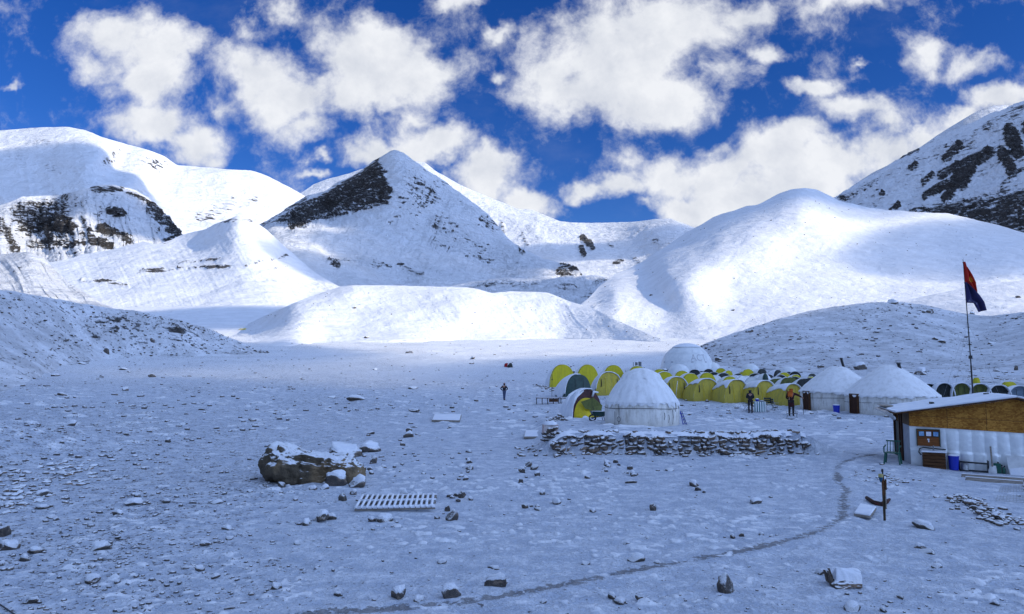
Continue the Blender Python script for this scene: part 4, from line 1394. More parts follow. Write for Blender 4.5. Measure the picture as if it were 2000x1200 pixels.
# front: billowing foil sheet below, strand board in the gable
ns, nz = 340, 40
S, Z = np.meshgrid(np.linspace(0, HL, ns), np.linspace(-.15, 1.50, nz))
ph = S / .40
wave = np.abs(np.sin(ph * math.pi / 1.0 + .35 * fbm(S, Z * .4, 0, 2, 3))) ** .8
amp = .13 * sstep(S, .9, 1.3) * (.65 + .5 * fbm(S * .9, Z * .8, 0, 2, 7)) * (1 - .65 * sstep(Z, 1.25, 1.5))
low = (Z < .62)
dep = -.02 - amp * np.where(low, np.abs(np.sin(ph * math.pi * .92 + .9)) ** .8, wave) - .02 * fbm(S * 2.2, Z * 2.2, 0, 3, 9) - np.where(low, .035, 0)
P = np.array(HC)[None, None] + S[..., None] * np.array(GV) + dep[..., None] * np.array(HV) + Z[..., None] * np.array(UP)
o = link_mesh('foil_wall', np_mesh('foil_wall', P.reshape(-1, 3), grid_quads(nz, ns)), M_FOIL, hut)
o.matrix_parent_inverse = Matrix.Translation(-HC)
gb = MB()
zs = 1.49
pts = [(0, zs), (HL, zs), (HL, ztop(HL) - .03), (HL / 2, ztop(HL / 2) - .03), (0, ztop(0) - .03)]
fr = [HP(s, -.075, z) for s, z in pts] + [HP(s, -.045, z) for s, z in pts]
gb.put(fr, [(0, 1, 2, 3, 4), (9, 8, 7, 6, 5)] + [(i, i + 5, (i + 1) % 5 + 5, (i + 1) % 5) for i in range(5)])
hput(gb, 'gable_board', M_OSB)
jn = MB()
for s0 in (1.25, 2.5, 3.75, 5.0):
    hbox(jn, s0, s0 + .012, -.082, -.07, zs + .002, ztop(s0) - .06)
hbox(jn, .02, HL - .02, -.081, -.07, 1.90, 1.912)
hput(jn, 'board_joint', M_CRATE)
# left side: grey sheet, brown board above, dark timber posts and a doorway
lw = MB()
hbox(lw, 0, .04, 0, 1.25, -.15, 1.50)
hput(lw, 'side_sheet', simple('grey_sheet', (.30, .33, .37), .5, (.22, .25, .3), 3))
lb = MB()
hbox(lb, -.012, .04, -.05, 2.2, 1.503, 2.0)
hput(lb, 'side_board', simple('brown_board', (.085, .05, .025), .8, (.13, .08, .04), 3))
ps = MB()
for d in (1.30, 1.75, 2.9):
    hbox(ps, -.06, .06, d, d + .10, -.15, 2.0)
hput(ps, 'post', M_DOOR)
dr = MB()
hbox(dr, .01, .05, 1.40, 1.75, -.1, 1.5)
hbox(dr, .01, .05, 1.85, 2.9, -.1, 1.5)
hput(dr, 'side_door', M_DARK)
bk = MB()
hbox(bk, .05, HL - .05, HD - .06, HD, -.15, 1.98)
hbox(bk, HL - .05, HL, 0, HD, -.15, 1.98)
hput(bk, 'back_wall', M_OSB)


def roof_slab(mb, o0, t, over=.55, front=-.38, rear=.25, snow=False, wob=0.0, seed=0):
    n, m = 26, 16
    out = []
    for side in (0, 1):
        for top in (0, 1):
            for i in range(n + 1):
                for j in range(m + 1):
                    f = i / n
                    s = -over + (HL / 2 + over) * f if side == 0 else HL + over - (HL / 2 + over) * f
                    d = front + (HD + rear - front) * j / m
                    z = ztop(s if 0 <= s <= HL else (0 if s < 0 else HL)) - (0 if 0 <= s <= HL else (abs(s) if s < 0 else s - HL) * .2) + o0
                    zz = z + (t * (1 + (wob * float(fbm(s * 1.3, d * 1.3, side, 3, seed)) if wob else 0)) if top else 0)
                    out.append(HP(s, d, zz))
    fs = []
    N = (n + 1) * (m + 1)
    for side in (0, 1):
        b0 = side * 2 * N
        for i in range(n):
            for j in range(m):
                a = i * (m + 1) + j
                q = (a, a + 1, a + m + 2, a + m + 1)
                fs.append(tuple(b0 + k for k in q))
                fs.append(tuple(b0 + N + k for k in q[::-1]))
        for j in range(m):
            for i in (0, n):
                a = i * (m + 1) + j
                fs.append((b0 + a, b0 + a + 1, b0 + N + a + 1, b0 + N + a))
        for i in range(n):
            for j in (0, m):
                a = i * (m + 1) + j
                fs.append((b0 + a, b0 + a + m + 1, b0 + N + a + m + 1, b0 + N + a))
    mb.put(out, fs)


rf = MB()
roof_slab(rf, 0.0, .05)
roof = hput(rf, 'roof', M_CRATE)
sn = MB()
roof_slab(sn, .054, .06, over=.50, front=-.36, rear=.2, wob=.8, seed=4)
so = sn.build('roof_snow', M_SNOWCAP, roof, True)
ev = MB()
ev.tube([HP(-.62, -.75, 1.78), HP(-.60, 1.0, 1.92), HP(-.62, 3.4, 1.93)], [.07, .06, .06], 8)
hput(ev, 'gutter', M_STEEL, True)
# bare grey boards where the snow slid off the left rear of the roof
bb = MB()
hbox(bb, -.60, .6, 1.9, 3.45, 2.10, 2.115)
hput(bb, 'bare_roof_boards', M_PLANK)
bits = MB()
hbox(bits, 1.0, 1.12, 1.2, 1.5, 2.33, 2.40)
hbox(bits, 3.1, 3.25, 2.3, 2.5, 2.74, 2.82)
hput(bits, 'roof_debris', M_DARK)


def at_hut(name, mats, mb, label, cat, group=None, smooth=False):
    return tag(mb.build(name, mats, None, smooth), label, cat, group)


def hthing(name, s, d, z, label, cat, group=None):
    e = empty(name, HP(s, d, z), math.atan2(GV.y, GV.x), label, cat, group)
    return e


def hs(px):        # distance along the front wall that appears above this column
    k = (px - 1000) / F
    return (k * HC.y - HC.x) / (GV.x - k * GV.y)


def hz(s, py, d=-.2):
    p = HP(s, d, 0)
    a, b = ray(1000, py)
    # height of the sight line there
    return H + float(b) * p.y - p.z


# notice board with three framed pictures
s0, s1 = hs(1780), hs(1824)
za, zb = hz(s0, 870), hz(s0, 838)
nb = hthing('notice_board', (s0 + s1) / 2, -.16, 0, 'red-brown notice board with three small pictures on the foil wall', 'notice board')
w_ = s1 - s0
b = MB()
b.box((0, 0, (za + zb) / 2), (w_, .03, zb - za))
b.build('board', M_BOARD, nb)
b = MB()
for x in (-w_ / 2, w_ / 2):
    b.box((x, -.01, (za + zb) / 2), (.03, .05, zb - za + .03))
b.box((0, -.01, zb), (w_ - .032, .05, .03))
b.build('edge_strip', M_LILAC, nb)
for i, (x, m) in enumerate(((-.29, M_PHOTO), (.02, M_PAPER), (.33, M_PHOTO))):
    q = MB()
    q.box((x * w_, -.030, zb - .16), (.20, .02, .20), Matrix.Rotation(.04 * (i - 1), 3, 'Y'))
    f = q.build('picture_frame', M_LILAC if i != 1 else M_DOOR, nb)
    q = MB()
    q.box((x * w_, -.045, zb - .16), (.165, .012, .16), Matrix.Rotation(.04 * (i - 1), 3, 'Y'))
    q.build('picture', m, f)
q = MB()
q.box((.02 * w_ - .0, -.056, zb - .19), (.02, .006, .04))
q.box((0, -.02, (za + zb) / 2 - .06), (.07, .02, .05))
q.box((.01, -.02, (za + zb) / 2 - .13), (.04, .02, .07))
q.build('paper_note', M_PAPER, nb)

# brown slatted cabinet with pipe and washing ledge
s0, s1 = hs(1783), hs(1833)
zc = hz(s0, 880)
cb = hthing('cabinet', (s0 + s1) / 2, -.42, 0, 'dark brown slatted cabinet against the hut wall under the notice board', 'cabinet')
b = MB()
w_ = s1 - s0 - .12
for i in range(5):
    b.box((0, 0, zc * (i + .5) / 5), (w_, .42 - .006 * (i % 2), zc / 5 - .012))
b.build('body', M_CRATE, cb, bevel=.006)
b = MB()
b.box((0, -.01, zc + .025), (w_ + .08, .5, .045))
b.build('top_snow', M_SNOWCAP, cb, bevel=.015)
b = MB()
b.box((-.02, .2, zc + .11), (w_ + .02, .05, .10))
b.build('back_ledge', M_WHITE, cb)
b = MB()
b.tube([(-w_ * .56, -.1, zc - .12), (-w_ * .66, -.08, zc - .02), (-w_ * .62, -.03, zc + .1), (-w_ * .45, .05, zc + .15), (-.05, .08, zc + .13), (w_ * .55, .05, zc + .1)], .025, 8)
b.build('water_hose', M_BLACK, cb, True)
b = MB()
b.tube([(0, .02, zc + .06), (0, .02, zc + .2), (0, -.08, zc + .22)], .03, 8)
b.build('tap', M_STEEL, cb, True)


def barrel(loc, r, h, label, rz=0, mat=None, group=None, handle=True):
    e = empty('bin', loc, rz, label, 'bin', group)
    m = MB()
    m.lathe([(r * .8, 0), (r * .84, h * .1), (r * .95, h * .8), (r, h * .97), (r * 1.04, h), (r * 1.04, h * 1.03)], 32, cap=True)
    m.build('body', mat or M_BLUE, e, True)
    m = MB()
    m.lathe([(r * 1.0, h * 1.03), (r * .9, h * 1.09), (r * .5, h * 1.13), (.01, h * 1.14)], 24)
    m.build('snow_on_lid', M_SNOWCAP, e, True)
    if handle:
        m = MB()
        m.tube([(r * 1.0, 0, h * .72), (r * 1.15, 0, h * .66), (r * 1.1, 0, h * .55)], .02, 6)
        m.build('handle', M_BLACK, e, True)
    return e


p = HP(hs(1845), -.42, 0)
p.z = ground_at(1845, 916).z
barrel(p, .185, hz(hs(1845), 891) + .02, 'blue plastic bin standing at the hut wall beside the cabinet')
g = ground_at(1634, 807)
barrel(g, .26, .58, 'blue plastic bin standing in front of the middle yurt', handle=False)

# low black steel rack
s0, s1 = hs(1857), hs(1911)
L_ = s1 - s0
rk = hthing('metal_rack', (s0 + s1) / 2, -.35, 0, 'low black steel rack lying along the foil wall', 'rack')
m = MB()
for y in (-.12, .12):
    m.tube([(-L_ / 2, y, .33), (L_ / 2, y, .30)], .018, 6)
    m.tube([(-L_ / 2, y, .03), (L_ / 2, y, .01)], .022, 6)
for x in (-L_ / 2, L_ / 2):
    for y in (-.12, .12):
        m.tube([(x, y, .0), (x, y, .33 if x < 0 else .42)], .018, 6)
m.build('frame', M_BLACK, rk, True)
m = MB()
m.lathe([(.12, 0), (.12, .26)], 20, c=(-L_ / 2 + .16, 0, .03), cap=True)
m.build('steel_pot', M_STEEL, rk, True)

# shovel
s_ = hs(1917)
sh = hthing('shovel', s_, -.45, 0, 'shovel with a white blade leaning on the foil wall', 'shovel')
ht = hz(s_, 872)
m = MB()
m.tube([(0, -.05, .25), (0, .16, ht)], [.025, .03], 8)
m.build('handle', M_PLANK, sh, True)
m = MB()
V, Q = [], []
for i in range(6):
    for j in range(7):
        x = (j / 6 - .5) * .26 * (1 if i < 4 else 1 - (i - 3) * .06)
        V.append((x, -.06 - .05 * (1 - abs(j / 6 - .5) * 2) + .012 * i, -.02 + .06 * i))
link_mesh('blade', np_mesh('blade', np.array(V), grid_quads(6, 7)), M_WHITE, sh).modifiers.new('t', 'SOLIDIFY').thickness = .012

# green cans
for px, hh, rr, lb, mat in ((1929, .36, .10, 'dark green jerrycan by the shovel', M_GREENPL), (1936, .27, .055, 'small dark bottle between the green can and the white board', M_BLACK), (1941, .24, .06, 'short green canister tucked beside the white board', M_GREENPL)):
    s_ = hs(px)
    e = hthing('canister', s_, -.30, 0, lb, 'canister', 'cans along the foil wall')
    m = MB()
    if rr > .08:
        m.box((0, 0, hh / 2), (.24, .15, hh), taper=.92)
    else:
        m.lathe([(rr, 0), (rr, hh * .75), (rr * .5, hh * .92), (rr * .5, hh)], 14, cap=True)
    m.build('body', mat, e, rr <= .08, bevel=.02 if rr > .08 else 0)
    m = MB()
    m.tube([(0.03, 0, hh), (0.03, 0, hh + .05)], .025, 8)
    m.build('cap', M_BLACK, e, True)

# white board leaning on the wall
s0, s1 = hs(1947), hs(2001)
lbd = hthing('leaning_board', (s0 + s1) / 2, -.42, 0, 'white sheet of board leaning on the hut wall by the cans', 'board')
hb = hz(s0, 889)
m = MB()
w_ = s1 - s0
m.put([(-w_ / 2 + .04, -.12, -.02), (w_ / 2, -.12, -.03), (w_ / 2 - .06, .26, hb - .02), (-w_ / 2, .26, hb), (-w_ / 2 + .04, -.07, -.02), (w_ / 2, -.07, -.03), (w_ / 2 - .06, .31, hb - .02), (-w_ / 2, .31, hb)],
      [(0, 1, 2, 3), (7, 6, 5, 4), (0, 4, 5, 1), (1, 5, 6, 2), (2, 6, 7, 3), (3, 7, 4, 0)])
m.build('sheet', M_WHITE, lbd)
m = MB()
m.put([(-w_ / 2 + .055, -.135, .0), (w_ / 2 - .02, -.135, 0), (w_ / 2 - .04, .02, hb * .38), (0, .05, hb * .44), (-w_ / 2 + .05, .0, hb * .34)], [(0, 1, 2, 3, 4)])
m.build('snow_patch', M_SNOWCAP, lbd)


# planks on the snow before the hut
for i, (a, b_, lb) in enumerate((((1878, 932), (2004, 941), 'upper of the two long planks lying on the snow before the hut'), ((1886, 938), (1998, 947), 'lower of the two long planks lying on the snow before the hut'))):
    A, B = ground_at(*a), ground_at(*b_)
    e = empty('plank', A, 0, lb, 'plank', 'planks before the hut')
    m = MB()
    m.bar((0, 0, .05), (B - A) + Vector((0, 0, .05)), .12, .05)
    m.build('board', M_PLANK, e)
    m = MB()
    m.bar((0, 0, .084), (B - A) + Vector((0, 0, .084)), .10, .02)
    m.build('snow_strip', M_SNOWCAP, e)


# green plastic armchair at the hut corner
def garden_chair(loc, rz, label):
    e = empty('plastic_chair', loc, rz, label, 'chair')
    m = MB()
    m.box((0, 0, .42), (.48, .44, .035))
    m.build('seat', M_GREENPL, e, bevel=.01)
    m = MB()
    for i in range(5):
        m.bar((-.2 + .1 * i, .22, .44), (-.2 + .1 * i, .32, .82), .06, .02)
    m.bar((-.25, .325, .83), (.25, .325, .83), .05, .03)
    m.build('backrest', M_GREENPL, e)
    for sx in (-1, 1):
        m = MB()
        m.bar((sx * .26, -.2, .63), (sx * .26, .27, .66), .05, .03)
        m.bar((sx * .26, -.2, .42), (sx * .26, -.2, .63), .04, .03)
        m.build('armrest', M_GREENPL, e)
        for sy in (-1, 1):
            m = MB()
            m.bar((sx * .22, sy * .19, .42), (sx * .27, sy * .25, -.02), .045, .04)
            m.build('leg', M_GREENPL, e)
    return e


g = ground_at(1744, 906)
garden_chair(g, math.radians(-35), 'green plastic armchair at the left corner of the hut')

# ------------------------------------------------------------------ flagpole
g = Vector((0, 46.0, 0))
g.x = (1895 - 1000) / F * 46.0
g.z = float(G(g.x, g.y))
top = Vector(((1888.5 - 1000) / F * 46.0 - g.x, 0, H + float(ray(1888, 507)[1]) * 46.0 - g.z))
fp = empty('flagpole', g, 0, 'tall thin flagpole rising behind the hut', 'flagpole')
m = MB()
m.tube([(0, 0, 0), tuple(top * .35 + Vector((.03, 0, 0)))], .05, 8)
m.build('lower_pole', M_BLACK, fp, True)
m = MB()
m.tube([tuple(top * .34 + Vector((.03, 0, 0))), tuple(top * .7 + Vector((.02, 0, 0))), tuple(top)], [.038, .03, .02], 8)
m.build('upper_pole', M_BLACK, fp, True)
m = MB()
m.box(tuple(top * .40 + Vector((.03, 0, 0))), (.17, .17, .22))
m.build('clamp', M_BLACK, fp, bevel=.02)
s = mpp(46.0)
for k, (tx, ty, tz) in enumerate(((-2.6, -1.5, 0), (3.0, 1.0, 0), (-1.0, 2.5, 0))):
    m = MB()
    m.tube([tuple(top * .62), (tx, ty, tz)], .006, 4)
    m.build('guy_wire', M_STEEL, fp, True)


def flag(name, poly_l, poly_r, mat, label, seed):
    """hanging cloth between a left and a right outline given in frame pixels (x, y) at the pole's distance"""
    L = np.array(poly_l, float)
    R = np.array(poly_r, float)
    n, mcol = 30, 18
    t = np.linspace(0, 1, n)

    def along(Pp):
        q = np.linspace(0, 1, len(Pp))
        return np.stack([np.interp(t, q, Pp[:, 0]), np.interp(t, q, Pp[:, 1])], -1)
    A, B = along(L), along(R)
    q = np.linspace(0, 1, mcol)[None, :, None]
    P2 = A[:, None] * (1 - q) + B[:, None] * q
    X = (P2[..., 0] - 1000) / F * 46.0
    a, b = ray(P2[..., 0], P2[..., 1])
    fold = .16 * np.sin(q[..., 0] * 9 + t[:, None] * 2.5 + seed) * np.minimum(q[..., 0] * 3, 1)
    Y = 46.0 - .03 + fold
    Zz = H + b * 46.0
    V = np.stack([X, Y, Zz], -1)
    me = np_mesh(name, V.reshape(-1, 3), grid_quads(n, mcol), {'u': np.broadcast_to(q[..., 0], (n, mcol)).ravel(), 'v': np.broadcast_to(t[:, None], (n, mcol)).ravel()})
    o = link_mesh(name, me, mat)
    md = o.modifiers.new('t', 'SOLIDIFY')
    md.thickness = .012
    return tag(o, label, 'flag', 'flags on the pole')


def flag_mat(kind):
    m, t, b = new_mat('red_flag_cloth' if kind == 'red' else 'navy_flag_cloth')
    u, v = t.attr('u'), t.attr('v')
    if kind == 'red':
        dx = t.math('DIVIDE', t.math('SUBTRACT', u, .62), .30)
        dy = t.math('DIVIDE', t.math('SUBTRACT', v, .60), .17)
        rr = t.math('SQRT', t.math('ADD', t.math('MULTIPLY', dx, dx), t.math('MULTIPLY', dy, dy)))
        an = t.math('ARCTAN2', dy, dx)
        star = t.math('ADD', rr, t.math('MULTIPLY', t.math('SINE', t.math('MULTIPLY', an, 16)), .12))
        f = t.step(star, .85, 1.0, 1, 0)
        c = t.mix(f, (.48, .03, .02), (.62, .27, .03))
    else:
        f = t.math('MULTIPLY', t.step(t.noise(t.add('ShaderNodeCombineXYZ', {0: t.math('MULTIPLY', u, 14), 1: t.math('MULTIPLY', v, 40), 2: 0}).outputs[0], 1.0, 2, .5), .56, .62), t.math('MULTIPLY', t.step(u, .10, .13), t.step(u, .24, .28, 1, 0)))
        f = t.math('MULTIPLY', f, t.math('MULTIPLY', t.step(v, .42, .46), t.step(v, .78, .82, 1, 0)))
        c = t.mix(f, (.036, .034, .105), (.35, .35, .42))
    t.set(b.inputs['Base Color'], c)
    return m


flag('flag', [(1888.5, 512), (1889, 530), (1889.5, 552), (1896, 556), (1907, 572)], [(1889.5, 512), (1897, 524), (1903, 538), (1908, 552), (1910, 573)], flag_mat('red'), 'red flag with a yellow emblem hanging limp at the pole top', 0)
flag('flag', [(1889.5, 552), (1890, 570), (1890.5, 592), (1904, 592), (1913, 610)], [(1890.5, 552), (1903, 565), (1915, 578), (1924, 590), (1929, 606)], flag_mat('navy'), 'dark navy flag hanging below the red one', 1.4)
# ------------------------------------------------------------------ stones
def ico(sub):
    import bmesh
    bm = bmesh.new()
    bmesh.ops.create_icosphere(bm, subdivisions=sub, radius=1.0)
    V = np.array([v.co[:] for v in bm.verts])
    Fc = np.array([[v.index for v in f.verts] for f in bm.faces])
    bm.free()
    return V, Fc


ICO1, ICO2, ICO3, ICO4, ICO5 = ico(1), ico(2), ico(3), ico(5), ico(6)


def rock_shape(base, seed, flat=.6, rough=.35, cuts=7):
    V, Fc = base
    r = np.random.default_rng(seed)
    P = V.copy()
    for _ in range(cuts):                        # flat fracture faces
        n = r.normal(size=3)
        n /= np.linalg.norm(n)
        d = r.uniform(.45, .8)
        s = P @ n
        P = P - np.clip(s - d, 0, None)[:, None] * n
    P = P * (1 + rough * fbm(V[:, 0] * 1.3 + seed, V[:, 1] * 1.3, V[:, 2] * 1.3, 4, seed)[:, None])
    P[:, 2] *= flat
    P[:, :2] /= np.abs(P[:, :2]).max()
    P[:, 2] /= np.abs(P[:, 2]).max()
    return P, Fc


ROCKS = []
for k in range(10):
    P, Fc = rock_shape(ICO3, 50 + k, cuts=9)
    ROCKS.append(P)
ROCK_ME = []
for k, P in enumerate(ROCKS):
    me = np_mesh('stone', P, ICO3[1])
    me.materials.append(M_ROCK)
    me.polygons.foreach_set('use_smooth', np.ones(len(me.polygons), bool))
    ROCK_ME.append(me)
# a cap of settled snow, used as a part where a stone is big enough to show it
CAP_ME = []
for k, P in enumerate(ROCKS):
    Q = P.copy()
    up = sstep(P[:, 2], .05, .5)
    nz = fbm(P[:, 0] * 2, P[:, 1] * 2, k, 3, k)
    Q[:, 2] = P[:, 2] + (.30 + .18 * nz) * up - .12 * (1 - up)
    Q[:, :2] *= (.80 + .2 * up + .1 * nz)[:, None]
    me = np_mesh('snow_cap', Q, ICO3[1])
    me.materials.append(M_SNOWCAP)
    me.polygons.foreach_set('use_smooth', np.ones(len(me.polygons), bool))
    CAP_ME.append(me)


def stone(px, py, wp, hp, label, group=None, k=None, cap=True, at=None, name='stone', depth=.8, sink=.25):
    p = at if at is not None else ground_at(px, py)
    s = mpp(p[1])
    k = random.randrange(10) if k is None else k
    w, h = wp * s / 2, hp * s
    o = bpy.data.objects.new(name, ROCK_ME[k])
    COL.objects.link(o)
    p = Vector(p)
    p = p * ((p.y + w * depth * .7) / p.y)
    if at is None:
        p.z = float(G(p.x, p.y))
    o.location = p + Vector((0, 0, h * (.5 - sink)))
    o.scale = (w, w * depth, h * .62)
    o.rotation_euler = (random.uniform(-.12, .12), random.uniform(-.12, .12), random.uniform(0, 6.28) if depth > .7 else random.uniform(-.3, .3))
    tag(o, label, 'stone', group)
    if cap:
        c = bpy.data.objects.new('snow_cap', CAP_ME[k])
        COL.objects.link(c)
        c.parent = o
        c.location = (0, 0, .08)
        c.scale = (.93, .93, 1.0 if h < w * 1.3 else .55)
    return o


# the big boulder
def boulder():
    V, Fc = ICO5
    e = np.array([.74, .74, .66])
    P = np.sign(V) * np.abs(V) ** e
    g = ground_at(540, 945)
    s = mpp(g.y)
    L, Dp, Hh = 98 * s, 1.15, 62 * s
    x = P[:, 0]
    # tall blunt left end, a saddle, then a lower broken right end
    hgt = np.interp(x, [-1, -.8, -.55, -.2, .1, .35, .7, 1], [.70, .93, .88, .66, .55, .62, .60, .38])
    P = P * np.array([L, Dp, Hh])
    zt = (P[:, 2] / Hh + 1) / 2
    P[:, 2] = zt * hgt * Hh * 1.22
    q = V * 1.4
    P += V * (.34 * fbm(q[:, 0] * 1.1 + 3, q[:, 1] * 1.1, q[:, 2] * .9, 5, 79))[:, None]
    P += V * (.20 * ridged(P[:, 0] * 1.7, P[:, 1] * 1.2, P[:, 2] * .7, 6, 78, .62))[:, None]
    xx = P[:, 0] / L
    P[:, 1] += -.25 * np.exp(-((xx + .6) / .35) ** 2) * np.sin(np.clip(zt, 0, 1) * 3.14) + .42 * np.exp(-((xx - .12) / .22) ** 2) * (1 - zt * .6) - .15 * np.exp(-((xx - .6) / .25) ** 2)
    P[:, 1] += zt * .25
    for xc in (-.22, .28, .62):                  # upright cracks
        P[:, 1] += .12 * np.exp(-((xx - xc - .05 * zt) / .03) ** 2)
    P[:, 0] += .30 * np.clip(.3 - zt, 0, 1) * (x < -.5)
    o = link_mesh('boulder', np_mesh('boulder', P, Fc), M_BOULDER)
    o.location = (g.x + .55 * 98 * s, g.y + Dp * .9, g.z - .10)
    o.rotation_euler.z = .14
    tag(o, 'huge dark brown boulder with snow on its back', 'boulder')
    # snow on its back
    n, m = 60, 26
    Xs, Ys = np.meshgrid(np.linspace(-.80, .70, n), np.linspace(-.12, .9, m))
    hz_ = np.interp(Xs, [-1, -.8, -.55, -.2, .1, .35, .7, 1], [.70, .93, .88, .66, .55, .62, .60, .38]) * Hh * 1.22
    Zs = hz_ + .0 + .05 * fbm(Xs * 4, Ys * 4, 0, 4, 5) - .20 * sstep(Ys, .2, .95) - .32 * np.clip(-Ys - .02 + .22 * fbm(Xs * 5, 0, 2, 4, 4), 0, 1) * 2.0
    edge = np.minimum(np.minimum(sstep(Xs, -.80, -.66), 1 - sstep(Xs, .56, .70)), np.minimum(sstep(Ys, -.12, .0), 1 - sstep(Ys, .8, .9)))
    Zs = Zs - .22 * (1 - edge)
    P2 = np.stack([Xs * L, Ys * Dp + .15, Zs], -1).reshape(-1, 3)
    link_mesh('snow_blanket', np_mesh('snow_blanket', P2, grid_quads(m, n)), M_SNOWCAP, o)
    return o


